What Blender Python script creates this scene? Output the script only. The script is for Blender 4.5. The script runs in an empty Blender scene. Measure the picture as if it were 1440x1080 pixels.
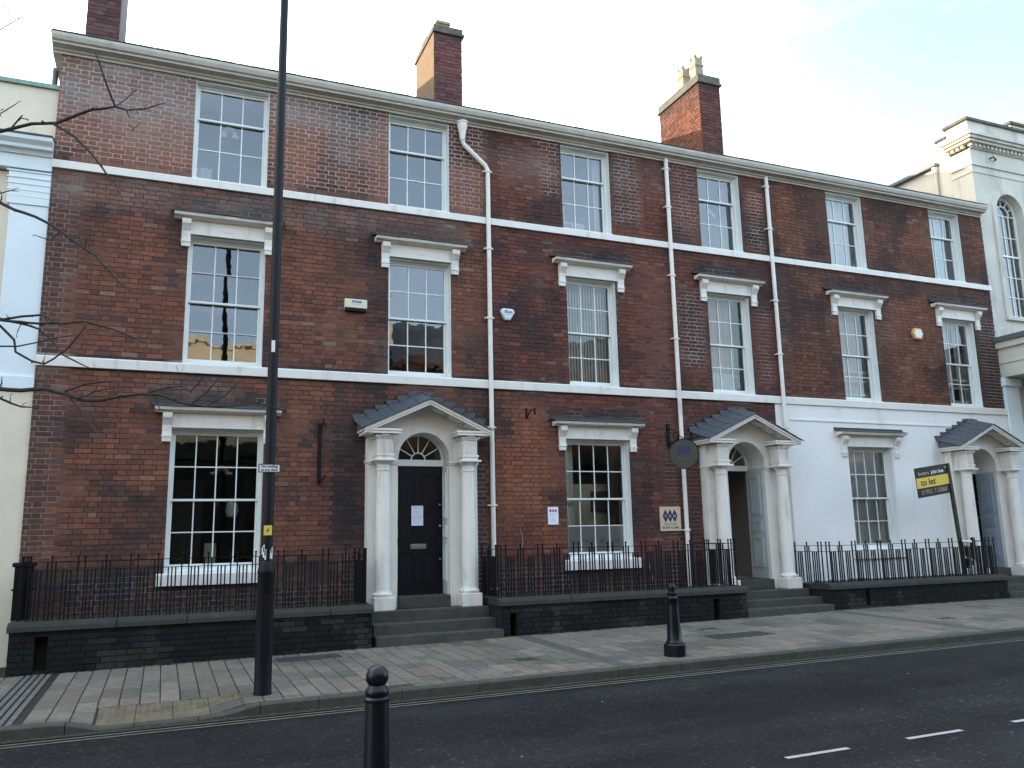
import bpy, math, random
from mathutils import Vector, Matrix, noise
R = math.radians
random.seed(7)
sc = bpy.context.scene
COL = sc.collection

# ------------------------------------------------------------------ camera
cam_d = bpy.data.cameras.new('camera'); cam = bpy.data.objects.new('camera', cam_d); COL.objects.link(cam)
YAW, PITCH, ROLL, FPX = 22.76769514, 10.39503018, -1.20874605, 1166.3
def cam_axes():
    y, p, r = R(YAW), R(PITCH), R(ROLL)
    f = Vector((math.sin(y)*math.cos(p), math.cos(y)*math.cos(p), math.sin(p)))
    r0 = Vector((math.cos(y), -math.sin(y), 0)); u0 = r0.cross(f)
    return r0*math.cos(r)+u0*math.sin(r), -r0*math.sin(r)+u0*math.cos(r), f
_r, _u, _f = cam_axes()
cam.matrix_world = Matrix(((_r.x, _u.x, -_f.x, 0), (_r.y, _u.y, -_f.y, 0), (_r.z, _u.z, -_f.z, 0), (0, 0, 0, 1)))
cam_d.sensor_fit = 'HORIZONTAL'; cam_d.sensor_width = 36; cam_d.lens = 36*FPX/1440
cam_d.clip_start = 0.05; cam_d.clip_end = 3000
sc.camera = cam

# ------------------------------------------------------------------ light
SUN_EL, SUN_DX, SUN_DY = 11.0, -0.75, 0.66          # direction TOWARDS the sun: left of and behind the terrace
w = bpy.data.worlds.new('World'); sc.world = w; w.use_nodes = True
wn = w.node_tree.nodes; wl = w.node_tree.links; wn.clear()
sky = wn.new('ShaderNodeTexSky'); sky.sky_type = 'NISHITA'; sky.sun_disc = False
sky.sun_elevation = R(SUN_EL); sky.sun_rotation = math.atan2(SUN_DX, SUN_DY)
sky.air_density = 1.0; sky.dust_density = 1.6; sky.ozone_density = 1.0
tc = wn.new('ShaderNodeTexCoord'); mp = wn.new('ShaderNodeMapping'); mp.inputs['Scale'].default_value = (1.0, 1.0, 3.2)
cn = wn.new('ShaderNodeTexNoise'); cn.inputs['Scale'].default_value = 2.2; cn.inputs['Detail'].default_value = 7; cn.inputs['Roughness'].default_value = 0.6
cr = wn.new('ShaderNodeValToRGB'); cr.color_ramp.elements[0].position = 0.46; cr.color_ramp.elements[1].position = 0.75
cr.color_ramp.elements[1].color = (0.75, 0.75, 0.75, 1)
mx = wn.new('ShaderNodeMixRGB'); mx.inputs[2].default_value = (5.9, 5.75, 5.4, 1)
bg = wn.new('ShaderNodeBackground'); bg.inputs['Strength'].default_value = 0.15
wo = wn.new('ShaderNodeOutputWorld')
wl.new(tc.outputs['Generated'], mp.inputs['Vector']); wl.new(mp.outputs[0], cn.inputs['Vector'])
wl.new(cn.outputs['Fac'], cr.inputs[0])
# thin bright veil of cloud on the side the terrace stands on, clearing to blue overhead right and behind the camera
dt = wn.new('ShaderNodeVectorMath'); dt.operation = 'DOT_PRODUCT'; dt.inputs[1].default_value = (-0.42, 0.89, 0.10)
vm = wn.new('ShaderNodeMapRange'); vm.interpolation_type = 'SMOOTHSTEP'; vm.inputs[1].default_value = 0.02; vm.inputs[2].default_value = 0.6; vm.inputs[3].default_value = 0.30
ma = wn.new('ShaderNodeMath'); ma.operation = 'MULTIPLY_ADD'; ma.inputs[1].default_value = 0.30; ma.use_clamp = True
wl.new(tc.outputs['Generated'], dt.inputs[0]); wl.new(dt.outputs['Value'], vm.inputs[0])
wl.new(cr.outputs[0], ma.inputs[0]); wl.new(vm.outputs[0], ma.inputs[2]); # clearer blue opening high on the right
dg = wn.new('ShaderNodeVectorMath'); dg.operation = 'DOT_PRODUCT'; dg.inputs[1].default_value = (0.66, 0.49, 0.57)
gm = wn.new('ShaderNodeMapRange'); gm.interpolation_type = 'SMOOTHSTEP'; gm.inputs[1].default_value = 0.90; gm.inputs[2].default_value = 1.0; gm.inputs[3].default_value = 1.0; gm.inputs[4].default_value = 0.12
g2 = wn.new('ShaderNodeMath'); g2.operation = 'MULTIPLY'; g3 = wn.new('ShaderNodeMath'); g3.operation = 'MULTIPLY_ADD'; g3.inputs[1].default_value = 0.35; g3.use_clamp = True
wl.new(tc.outputs['Generated'], dg.inputs[0]); wl.new(dg.outputs['Value'], gm.inputs[0])
wl.new(ma.outputs[0], g2.inputs[0]); wl.new(gm.outputs[0], g2.inputs[1])
wl.new(cr.outputs[0], g3.inputs[0]); wl.new(g2.outputs[0], g3.inputs[2]); wl.new(g3.outputs[0], mx.inputs[0]); wl.new(sky.outputs[0], mx.inputs[1])
vc = wn.new('ShaderNodeMixRGB'); vc.inputs[1].default_value = (3.1, 4.65, 6.5, 1); vc.inputs[2].default_value = (5.9, 5.75, 5.35, 1)
wl.new(vm.outputs[0], vc.inputs[0]); wl.new(vc.outputs[0], mx.inputs[2])
wl.new(mx.outputs[0], bg.inputs[0]); wl.new(bg.outputs[0], wo.inputs[0])
sd = bpy.data.lights.new('sun', 'SUN'); sd.energy = 2.2; sd.angle = R(0.5); sd.color = (1.0, 0.83, 0.62)
sun = bpy.data.objects.new('sun', sd); COL.objects.link(sun)
_h = math.hypot(SUN_DX, SUN_DY)
_sd = Vector((SUN_DX/_h*math.cos(R(SUN_EL)), SUN_DY/_h*math.cos(R(SUN_EL)), math.sin(R(SUN_EL))))
sun.rotation_euler = _sd.to_track_quat('Z', 'Y').to_euler(); sun.location = (-30, 30, 40)
sc.view_settings.view_transform = 'Standard'; sc.view_settings.look = 'None'
sc.view_settings.gamma = 1.0; sc.view_settings.use_curve_mapping = False
sc.view_settings.exposure = 2.25
sc.render.engine = 'CYCLES'
try:
    sc.cycles.max_bounces = 8; sc.cycles.transparent_max_bounces = 16; sc.cycles.diffuse_bounces = 4
except Exception: pass

# ------------------------------------------------------------------ materials
M = {}
def nodes(name):
    m = bpy.data.materials.new(name); m.use_nodes = True; M[name] = m
    nt = m.node_tree; return m, nt, nt.nodes, nt.links, nt.nodes['Principled BSDF']
def mat(name, col, rough=0.6, nscale=6.0, namt=0.18, bump=0.0, bscale=60.0, dark=None, dscale=1.3, dpos=0.58, metal=0.0, spec=0.4, island=0.0, damt=0.7, streak=1.0):
    """paint / stone / metal: base colour, mottled by noise, with optional stains of its own colour"""
    m, nt, N, L, P = nodes(name)
    P.inputs['Roughness'].default_value = rough; P.inputs['Metallic'].default_value = metal
    P.inputs['Specular IOR Level'].default_value = spec
    g = N.new('ShaderNodeNewGeometry')
    n1 = N.new('ShaderNodeTexNoise'); n1.inputs['Scale'].default_value = nscale; n1.inputs['Detail'].default_value = 5
    L.new(g.outputs['Position'], n1.inputs['Vector'])
    mr = N.new('ShaderNodeMapRange'); mr.inputs[1].default_value = 0.25; mr.inputs[2].default_value = 0.75
    mr.inputs[3].default_value = 1-namt; mr.inputs[4].default_value = 1+namt
    L.new(n1.outputs['Fac'], mr.inputs[0])
    mm = N.new('ShaderNodeMixRGB'); mm.blend_type = 'MULTIPLY'; mm.inputs[0].default_value = 1; mm.inputs[1].default_value = (*col, 1)
    L.new(mr.outputs[0], mm.inputs[2]); out = mm.outputs[0]
    if island:
        i = N.new('ShaderNodeMapRange'); i.inputs[3].default_value = 1-island; i.inputs[4].default_value = 1+island
        L.new(g.outputs['Random Per Island'], i.inputs[0])
        m3 = N.new('ShaderNodeMixRGB'); m3.blend_type = 'MULTIPLY'; m3.inputs[0].default_value = 1
        L.new(out, m3.inputs[1]); L.new(i.outputs[0], m3.inputs[2]); out = m3.outputs[0]
    if dark:
        n2 = N.new('ShaderNodeTexNoise'); n2.inputs['Scale'].default_value = dscale; n2.inputs['Detail'].default_value = 8; n2.inputs['Roughness'].default_value = 0.65
        sv = N.new('ShaderNodeMapping'); sv.inputs['Scale'].default_value = (1, 1, streak)
        L.new(g.outputs['Position'], sv.inputs['Vector']); L.new(sv.outputs[0], n2.inputs['Vector'])
        r2 = N.new('ShaderNodeMapRange'); r2.inputs[1].default_value = dpos; r2.inputs[2].default_value = dpos+0.16; r2.inputs[4].default_value = damt
        L.new(n2.outputs['Fac'], r2.inputs[0])
        m2 = N.new('ShaderNodeMixRGB'); m2.inputs[2].default_value = (*dark, 1)
        L.new(r2.outputs[0], m2.inputs[0]); L.new(out, m2.inputs[1]); out = m2.outputs[0]
    L.new(out, P.inputs['Base Color'])
    if bump:
        n3 = N.new('ShaderNodeTexNoise'); n3.inputs['Scale'].default_value = bscale; n3.inputs['Detail'].default_value = 4
        L.new(g.outputs['Position'], n3.inputs['Vector'])
        b = N.new('ShaderNodeBump'); b.inputs['Strength'].default_value = bump; b.inputs['Distance'].default_value = 0.01
        L.new(n3.outputs['Fac'], b.inputs['Height']); L.new(b.outputs[0], P.inputs['Normal'])
    return m
def mat_vcol(name, rough=0.9, nscale=14, namt=0.28, bump=0.5, bscale=90):
    """per piece colour: mesh colour times object colour, broken up by noise"""
    m, nt, N, L, P = nodes(name)
    P.inputs['Roughness'].default_value = rough; P.inputs['Specular IOR Level'].default_value = 0.25
    a = N.new('ShaderNodeAttribute'); a.attribute_name = 'Col'
    o = N.new('ShaderNodeObjectInfo'); g = N.new('ShaderNodeNewGeometry')
    m1 = N.new('ShaderNodeMixRGB'); m1.blend_type = 'MULTIPLY'; m1.inputs[0].default_value = 1
    L.new(a.outputs['Color'], m1.inputs[1]); L.new(o.outputs['Color'], m1.inputs[2])
    n1 = N.new('ShaderNodeTexNoise'); n1.inputs['Scale'].default_value = nscale; n1.inputs['Detail'].default_value = 6; n1.inputs['Roughness'].default_value = .65
    L.new(g.outputs['Position'], n1.inputs['Vector'])
    mr = N.new('ShaderNodeMapRange'); mr.inputs[1].default_value = .25; mr.inputs[2].default_value = .75
    mr.inputs[3].default_value = 1-namt; mr.inputs[4].default_value = 1+namt; L.new(n1.outputs['Fac'], mr.inputs[0])
    m2 = N.new('ShaderNodeMixRGB'); m2.blend_type = 'MULTIPLY'; m2.inputs[0].default_value = 1
    L.new(m1.outputs[0], m2.inputs[1]); L.new(mr.outputs[0], m2.inputs[2]); L.new(m2.outputs[0], P.inputs['Base Color'])
    n3 = N.new('ShaderNodeTexNoise'); n3.inputs['Scale'].default_value = bscale; n3.inputs['Detail'].default_value = 4
    L.new(g.outputs['Position'], n3.inputs['Vector'])
    b = N.new('ShaderNodeBump'); b.inputs['Strength'].default_value = bump; b.inputs['Distance'].default_value = 0.006
    L.new(n3.outputs['Fac'], b.inputs['Height']); L.new(b.outputs[0], P.inputs['Normal'])
    return m
def mat_glass(name, tint=(0.9, 0.95, 0.95), wav=0.0016, ior=2.1):
    m = bpy.data.materials.new(name); m.use_nodes = True; M[name] = m
    N = m.node_tree.nodes; L = m.node_tree.links; N.clear()
    o = N.new('ShaderNodeOutputMaterial'); mixs = N.new('ShaderNodeMixShader')
    t = N.new('ShaderNodeBsdfTransparent'); t.inputs[0].default_value = (*tint, 1)
    gl = N.new('ShaderNodeBsdfGlossy'); gl.inputs['Roughness'].default_value = 0.0; gl.inputs[0].default_value = (1, 1, 1, 1)
    fr = N.new('ShaderNodeFresnel'); fr.inputs[0].default_value = ior
    g = N.new('ShaderNodeNewGeometry'); n = N.new('ShaderNodeTexNoise'); n.inputs['Scale'].default_value = 3.0; n.inputs['Detail'].default_value = 2
    L.new(g.outputs['Position'], n.inputs['Vector'])
    b = N.new('ShaderNodeBump'); b.inputs['Strength'].default_value = 1.0; b.inputs['Distance'].default_value = wav
    L.new(n.outputs['Fac'], b.inputs['Height']); L.new(b.outputs[0], gl.inputs['Normal'])
    L.new(fr.outputs[0], mixs.inputs[0]); L.new(t.outputs[0], mixs.inputs[1]); L.new(gl.outputs[0], mixs.inputs[2]); L.new(mixs.outputs[0], o.inputs[0])
    return m
mat_vcol('brick'); mat_vcol('mortar', 0.95, 25, 0.2, 0.6, 120)
mat_vcol('paver', 0.85, 9, 0.3, 0.35, 70)
WHITE = (0.71, 0.67, 0.61)
mat('white_paint', WHITE, 0.5, 3.0, 0.05, 0.12, 40, dark=(0.27, 0.27, 0.23), dscale=5.0, dpos=0.55, damt=0.5, streak=.22)
mat('white_gloss', (0.72, 0.74, 0.71), 0.32, 3.0, 0.04)
mat('cornice_paint', (0.50, 0.47, 0.41), 0.6, 5.0, 0.12, 0.1, 30, dark=(0.25, 0.25, 0.23), dscale=3.0, dpos=0.58, damt=0.5)
mat('stucco', (0.76, 0.735, 0.70), 0.75, 1.2, 0.05, 0.35, 26, dark=(0.40, 0.39, 0.35), dscale=2.6, dpos=0.55, damt=0.4, streak=.16)
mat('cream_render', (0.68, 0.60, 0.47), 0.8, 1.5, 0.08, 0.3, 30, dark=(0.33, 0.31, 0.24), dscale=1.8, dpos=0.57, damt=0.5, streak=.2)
mat('shaded_render', (0.55, 0.52, 0.45), 0.85, 1.5, 0.12, 0.3, 30, dark=(0.22, 0.23, 0.22), dscale=1.8, dpos=0.53, damt=0.65, streak=.3)  # shaded copy of cream_render: greyer tone for the right building's unsunlit faces
mat('pale_paint', (0.66, 0.72, 0.74), 0.55, 1.5, 0.05, 0.1, 30)
mat('slate', (0.060, 0.066, 0.077), 0.55, 10, 0.25, 0.3, 50, island=0.25)
mat('lead', (0.10, 0.11, 0.12), 0.5, 8, 0.2, 0.2, 20)
mat('copper', (0.20, 0.32, 0.27), 0.7, 8, 0.2)
mat('chimney_pot', (0.30, 0.25, 0.17), 0.85, 6, 0.2, 0.3, 40, dark=(0.14, 0.13, 0.11), dscale=4, dpos=0.5)
mat('chimney_cap', (0.11, 0.105, 0.085), 0.9, 7, 0.3, 0.5, 30, dark=(0.04, 0.045, 0.05), dscale=4, dpos=0.5)
mat('old_render', (0.15, 0.13, 0.13), 0.9, 6, 0.2, 0.5, 40)
mat('tan_render', (0.17, 0.105, 0.054), 0.9, 6, 0.15, 0.6, 40)
mat('iron', (0.004, 0.0045, 0.006), 0.6, 12, 0.3, spec=0.2)
mat('post_paint', (0.004, 0.0045, 0.007), 0.5, 9, 0.25, 0.15, 50, dark=(0.08, 0.08, 0.08), dscale=18, dpos=0.67, damt=0.6, spec=0.25)
mat('bollard_paint', (0.003, 0.005, 0.009), 0.33, 9, 0.2, 0.05, 40, spec=0.3)
mat('door_black', (0.003, 0.0035, 0.006), 0.5, 9, 0.2, spec=0.25)
mat('door_blue', (0.34, 0.39, 0.44), 0.4, 5, 0.06)
mat('door_grey', (0.46, 0.49, 0.48), 0.4, 5, 0.06)
mat('brass', (0.35, 0.32, 0.26), 0.35, 9, 0.2, metal=0.8)
mat('steel', (0.5, 0.5, 0.5), 0.3, 9, 0.1, metal=1.0)
mat('coping', (0.030, 0.028, 0.023), 0.85, 6, 0.3, 0.5, 35, dark=(0.028, 0.034, 0.026), dscale=2.2, dpos=0.5)
mat('step_stone', (0.055, 0.051, 0.041), 0.85, 6, 0.3, 0.5, 35, dark=(0.035, 0.042, 0.03), dscale=2.4, dpos=0.5)
mat('kerb', (0.052, 0.049, 0.038), 0.88, 7, 0.3, 0.5, 40, dark=(0.03, 0.036, 0.022), dscale=2.8, dpos=0.52)
mat('joint_dirt', (0.020, 0.021, 0.017), 0.95, 12, 0.35, 0.4, 60)
mat('yellow_line', (0.125, 0.118, 0.085), 0.85, 18, 0.35, dark=(0.06, 0.06, 0.055), dscale=9, dpos=0.47)
mat('white_line', (0.30, 0.30, 0.30), 0.8, 18, 0.2, dark=(0.09, 0.09, 0.09), dscale=9, dpos=0.6)
mat('drain_stone', (0.12, 0.112, 0.10), .85, 8, .25, .3, 50)
mat('manhole', (0.045, 0.045, 0.042), 0.6, 12, 0.3, 0.3, 60)
mat('room_wall', (0.30, 0.28, 0.24), 0.9, 2, 0.1)
mat('hall_paint', (0.40, 0.33, 0.29), 0.9, 2, 0.1)
mat('room_dark', (0.035, 0.034, 0.032), 0.9, 2, 0.1)
mat('net_curtain', (0.76, 0.77, 0.75), 0.9, 4, 0.08)
mat('beige_curtain', (0.5, 0.46, 0.40), 0.9, 4, 0.15)
mat('pink_curtain', (0.66, 0.50, 0.42), 0.9, 4, 0.15)
mat('grey_blind', (0.8, 0.81, 0.78), 0.8, 4, 0.08)
mat('slat_blind', (0.66, 0.60, 0.53), 0.8, 4, 0.1)
mat('frosted', (0.46, 0.49, 0.50), 0.6, 4, 0.08)
mat('wood_dark', (0.09, 0.06, 0.04), 0.6, 6, 0.2)
mat('inner_buff', (0.62, 0.57, 0.42), 0.8, 2, 0.1)
mat('paper', (0.72, 0.76, 0.86), 0.8, 4, 0.04)
mat('plaque_buff', (0.55, 0.44, 0.31), 0.5, 6, 0.06)
mat('disc_olive', (0.045, 0.042, 0.026), 0.6, 5, 0.12)
mat('diamond_blue', (0.012, 0.012, 0.075), 0.5, 5, 0.1)
mat('logo_red', (0.45, 0.06, 0.05), 0.6, 5, 0.05)
mat('ink', (0.03, 0.03, 0.04), 0.6, 5, 0.05)
mat('ink_brown', (0.09, 0.06, 0.04), 0.6, 5, 0.05)
mat('ink_blue', (0.03, 0.09, 0.17), 0.6, 5, 0.05)
mat('ink_grey', (0.30, 0.33, 0.36), 0.6, 5, 0.05)
mat('alarm_cream', (0.60, 0.58, 0.46), 0.5, 9, 0.08, dark=(0.2, 0.2, 0.15), dscale=12, dpos=0.6)
mat('alarm_white', (0.62, 0.68, 0.70), 0.45, 9, 0.05)
mat('alarm_orange', (0.62, 0.40, 0.13), 0.5, 9, 0.08)
mat('sign_yellow', (0.72, 0.52, 0.07), 0.45, 9, 0.05)
mat('sign_black', (0.012, 0.016, 0.016), 0.4, 9, 0.1)
mat('sign_white', (0.72, 0.74, 0.74), 0.45, 9, 0.04)
mat('post_green', (0.018, 0.026, 0.022), 0.5, 9, 0.2)
mat('bark', (0.026, 0.020, 0.018), 0.85, 30, 0.4, 0.6, 90)
mat('blue_plastic', (0.04, 0.22, 0.55), 0.5, 9, 0.05)
mat('cable', (0.25, 0.25, 0.24), 0.6, 9, 0.05)
mat('opp_grey', (0.30, 0.28, 0.25), 0.85, 2, 0.1)
mat('opp_brick', (0.12, 0.06, 0.045), 0.9, 2, 0.2)
mat('red_a', (0.6, 0.08, 0.05), 0.6); mat('yel_a', (0.7, 0.5, 0.06), 0.6); mat('grn_a', (0.08, 0.3, 0.12), 0.6); mat('blu_a', (0.05, 0.14, 0.45), 0.6)
mat_glass('glass', ior=2.1); mat_glass('glass_clear', ior=1.7); mat_glass('glass_old', wav=0.004)
mat('moss', (0.045, 0.055, 0.025), 0.95, 20, 0.4, 0.6, 60)
# asphalt: dark aggregate with pale chips and dried patches
m, nt, N, L, P = nodes('asphalt')
g = N.new('ShaderNodeNewGeometry'); n1 = N.new('ShaderNodeTexNoise'); n1.inputs['Scale'].default_value = 1.1; n1.inputs['Detail'].default_value = 9; n1.inputs['Roughness'].default_value = .7
vo = N.new('ShaderNodeTexVoronoi'); vo.inputs['Scale'].default_value = 55; n2 = N.new('ShaderNodeTexNoise'); n2.inputs['Scale'].default_value = 24; n2.inputs['Detail'].default_value = 3
for t_ in (n1, vo, n2): L.new(g.outputs['Position'], t_.inputs['Vector'])
r1 = N.new('ShaderNodeValToRGB'); r1.color_ramp.elements[0].position = .3; r1.color_ramp.elements[0].color = (.0095, .0098, .011, 1)
r1.color_ramp.elements[1].position = .72; r1.color_ramp.elements[1].color = (.021, .021, .0225, 1); L.new(n1.outputs['Fac'], r1.inputs[0])
r2 = N.new('ShaderNodeValToRGB'); r2.color_ramp.elements[0].position = .59; r2.color_ramp.elements[0].color = (0, 0, 0, 1)
r2.color_ramp.elements[1].position = .78; r2.color_ramp.elements[1].color = (.06, .058, .056, 1); L.new(n2.outputs['Fac'], r2.inputs[0])
ad = N.new('ShaderNodeMixRGB'); ad.blend_type = 'ADD'; ad.inputs[0].default_value = 1; L.new(r1.outputs[0], ad.inputs[1]); L.new(r2.outputs[0], ad.inputs[2])
lm_ = N.new('ShaderNodeMapping'); lm_.inputs['Scale'].default_value = (.10, 1.3, 1); ln_ = N.new('ShaderNodeTexNoise'); ln_.inputs['Scale'].default_value = 1.0; ln_.inputs['Detail'].default_value = 6
L.new(g.outputs['Position'], lm_.inputs['Vector']); L.new(lm_.outputs[0], ln_.inputs['Vector'])
lr_ = N.new('ShaderNodeMapRange'); lr_.inputs[1].default_value = .3; lr_.inputs[2].default_value = .7; lr_.inputs[3].default_value = .62; lr_.inputs[4].default_value = 1.45; L.new(ln_.outputs['Fac'], lr_.inputs[0])
l2 = N.new('ShaderNodeMixRGB'); l2.blend_type = 'MULTIPLY'; l2.inputs[0].default_value = 1; L.new(ad.outputs[0], l2.inputs[1]); L.new(lr_.outputs[0], l2.inputs[2])
L.new(l2.outputs[0], P.inputs['Base Color']); P.inputs['Roughness'].default_value = .9; P.inputs['Specular IOR Level'].default_value = .12
b = N.new('ShaderNodeBump'); b.inputs['Strength'].default_value = .7; b.inputs['Distance'].default_value = .012
L.new(vo.outputs['Distance'], b.inputs['Height']); L.new(b.outputs[0], P.inputs['Normal'])

# ------------------------------------------------------------------ builders
class MB:
    def __init__(s): s.v = []; s.f = []; s.c = []; s.sm = []
    def add(s, vs, fs, col=None, smooth=False):
        o = len(s.v); s.v += [tuple(v) for v in vs]; s.f += [tuple(i+o for i in f) for f in fs]
        s.sm += [smooth]*len(fs)
        s.c += [col if col else (1, 1, 1)]*len(vs)
        return s
    def box(s, x0, x1, y0, y1, z0, z1, col=None):
        vs = [(x0,y0,z0),(x1,y0,z0),(x1,y1,z0),(x0,y1,z0),(x0,y0,z1),(x1,y0,z1),(x1,y1,z1),(x0,y1,z1)]
        return s.add(vs, [(0,3,2,1),(4,5,6,7),(0,1,5,4),(1,2,6,5),(2,3,7,6),(3,0,4,7)], col)
    def hexa(s, vs, col=None):
        return s.add(vs, [(0,3,2,1),(4,5,6,7),(0,1,5,4),(1,2,6,5),(2,3,7,6),(3,0,4,7)], col)
    def quad(s, a, b_, c, d): return s.add([a, b_, c, d], [(0,1,2,3)])
    def prism(s, pts, axis, a, b_):
        """pts 2D outline extruded along axis between a and b"""
        n = len(pts)
        def P3(p, t):
            return {'x': (t, p[0], p[1]), 'y': (p[0], t, p[1]), 'z': (p[0], p[1], t)}[axis]
        vs = [P3(p, a) for p in pts]+[P3(p, b_) for p in pts]
        fs = [tuple(range(n))[::-1], tuple(range(n, 2*n))]+[(i, (i+1) % n, n+(i+1) % n, n+i) for i in range(n)]
        return s.add(vs, fs)
    def tube(s, pts, rad, seg=8, cap=True):
        pts = [Vector(p) for p in pts]; n = len(pts)
        if not hasattr(rad, '__len__'): rad = [rad]*n
        up = Vector((0, 0, 1)); vs = []; fs = []; prev = None
        for i, p in enumerate(pts):
            d = (pts[min(i+1, n-1)]-pts[max(i-1, 0)]).normalized()
            a = prev if prev is not None else (up if abs(d.z) < .9 else Vector((1, 0, 0)))
            a = (a-d*a.dot(d)).normalized(); b2 = d.cross(a); prev = a
            for k in range(seg):
                t = 2*math.pi*k/seg; vs.append(p+(a*math.cos(t)+b2*math.sin(t))*rad[i])
        for i in range(n-1):
            for k in range(seg):
                fs.append((i*seg+k, i*seg+(k+1) % seg, (i+1)*seg+(k+1) % seg, (i+1)*seg+k))
        s.add(vs, fs, None, True)
        if cap: s.add([vs[k] for k in range(seg)], [tuple(range(seg))[::-1]]); s.add([vs[(n-1)*seg+k] for k in range(seg)], [tuple(range(seg))])
        return s
    def lathe(s, prof, cx, cy, z0=0, seg=20, smooth=True):
        vs = []; fs = []; n = len(prof)
        for (r, z) in prof:
            for k in range(seg):
                t = 2*math.pi*(k+.5)/seg; vs.append((cx+r*math.cos(t), cy+r*math.sin(t), z0+z))
        for i in range(n-1):
            for k in range(seg): fs.append((i*seg+k, i*seg+(k+1) % seg, (i+1)*seg+(k+1) % seg, (i+1)*seg+k))
        s.add(vs, fs, None, smooth)
        s.add([vs[k] for k in range(seg)], [tuple(range(seg))[::-1]]); s.add([vs[(n-1)*seg+k] for k in range(seg)], [tuple(range(seg))])
        return s
    def mesh(s, name, m):
        me = bpy.data.meshes.new(name); me.from_pydata(s.v, [], s.f); me.materials.append(M[m] if isinstance(m, str) else m)
        at = me.color_attributes.new('Col', 'FLOAT_COLOR', 'POINT')
        flat = []
        for c in s.c: flat += [c[0], c[1], c[2], 1.0]
        at.data.foreach_set('color', flat)
        me.polygons.foreach_set('use_smooth', s.sm); me.update()
        if any(s.sm):
            try: me.set_sharp_from_angle(angle=R(40))
            except Exception: pass
        return me
    def build(s, name, m, parent=None, **kw):
        return link(name, s.mesh(name, m), parent, **kw)
def world_loc(o):
    l = Vector(o.location)
    while o.parent: o = o.parent; l += o.location
    return l
def link(name, me, parent=None, loc=None, label=None, cat=None, group=None, kind=None, bevel=0):
    """mesh coordinates are world coordinates; the parent only moves the origin"""
    o = bpy.data.objects.new(name, me); COL.objects.link(o)
    if parent is not None:
        o.parent = parent; o.matrix_parent_inverse = Matrix.Identity(4)
        base = Vector(loc) if loc is not None else Vector((0, 0, 0))
        o.location = base-world_loc(parent)
    elif loc is not None: o.location = loc
    if label: o['label'] = label
    if cat: o['category'] = cat
    if group: o['group'] = group
    if kind: o['kind'] = kind
    if bevel:
        b = o.modifiers.new('bevel', 'BEVEL'); b.width = bevel; b.segments = 2; b.limit_method = 'ANGLE'; b.angle_limit = R(35)
    return o
def thing(name, loc, label, cat, group=None):
    o = bpy.data.objects.new(name, None); COL.objects.link(o); o.location = loc; o.empty_display_size = .2
    o['label'] = label; o['category'] = cat
    if group: o['group'] = group
    return o
def copy_tree(o, parent=None):
    c = o.copy(); COL.objects.link(c)
    if parent is not None: c.parent = parent
    for ch in [k for k in COL.objects if k.parent == o]: copy_tree(ch, c)
    return c
def text_mesh(s, size, m, ext=0.001, sx=1.0, align='CENTER', bold=0.0):
    cu = bpy.data.curves.new('lettering', 'FONT'); cu.body = s; cu.size = size; cu.extrude = ext; cu.align_x = align; cu.align_y = 'CENTER'
    cu.offset = bold; cu.resolution_u = 3
    o = bpy.data.objects.new('t', cu); COL.objects.link(o); bpy.context.view_layer.update()
    me = bpy.data.meshes.new_from_object(o); bpy.data.objects.remove(o); me.name = 'lettering'
    me.materials.clear(); me.materials.append(M[m])
    for v in me.vertices: v.co.x *= sx
    return me
def put_text(s, size, m, parent, origin, rot=(90, 0, 0), **kw):
    me = text_mesh(s, size, m, **kw)
    me.transform(Matrix.Translation(origin) @ Matrix.Rotation(R(rot[2]), 4, 'Z') @ Matrix.Rotation(R(rot[1]), 4, 'Y') @ Matrix.Rotation(R(rot[0]), 4, 'X'))
    return link('lettering', me, parent)
def fb(x, z, s, o=0.0): return noise.fractal(Vector((x*s+o, o*1.7, z*s-o)), 1.0, 2.0, 4)      # about -1..1
def sm(a, b, x):
    t = max(0.0, min(1.0, (x-a)/(b-a))); return t*t*(3-2*t)
def lerp(a, b, t): return tuple(a[i]*(1-t)+b[i]*t for i in range(3))

# ------------------------------------------------------------------ levels (camera eye is z = 0)
D = 14.0                        # facade plane
XL, XR = -1.88, 19.05
HX = [XL, 5.45, 12.15, XR]
Z_S1 = (2.674, 2.831); Z_S2 = (5.85, 5.986); Z_TOP = 7.86; Z_BOT = -1.12
KY = 9.4                        # kerb face
def zk(x): return -1.672+0.0055*x
def zf(x): return -1.645+0.0085*min(x, 13)
def drop(x):                    # dropped kerb
    return 0.085*sm(-0.85, -0.5, x)*(1-sm(0.62, 0.95, x))
def gz(x, y):                   # footway surface
    t = (y-KY)/(12.9-KY); z = zk(x)*(1-t)+zf(x)*t
    return z-drop(x)*(1-sm(0.0, 0.4, t))
def rz(x, y):                   # road surface
    e = min(max((KY-y)/3.9, 0), 1); return zk(x)-0.11+0.05*e*(2-e)*1.0
TOPW = [(0.16,1.37),(3.51,4.68),(7.05,8.16),(10.34,11.44),(13.91,15.01),(17.19,18.25)]
MIDW = [(0.16,1.39),(3.52,4.70),(7.08,8.18),(10.40,11.48),(13.96,15.04),(17.21,18.32)]
GRW = {0: (0.05,1.46), 2: (6.94,8.33), 4: (13.86,15.17)}
DOORS = {1: 4.11, 3: 10.92, 5: 17.74}
Z_TW = (5.986, 7.80); Z_MW = (2.831, 5.0); Z_GW = (-0.45, 1.79)
OPEN = [(a, b_, Z_TW[0], 7.9) for a, b_ in TOPW]+[(a, b_, *Z_MW) for a, b_ in MIDW]+[(a, b_, *Z_GW) for a, b_ in GRW.values()]
OPEN += [(c-.60, c+.60, -1.2, 1.95) for c in DOORS.values()]

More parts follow.
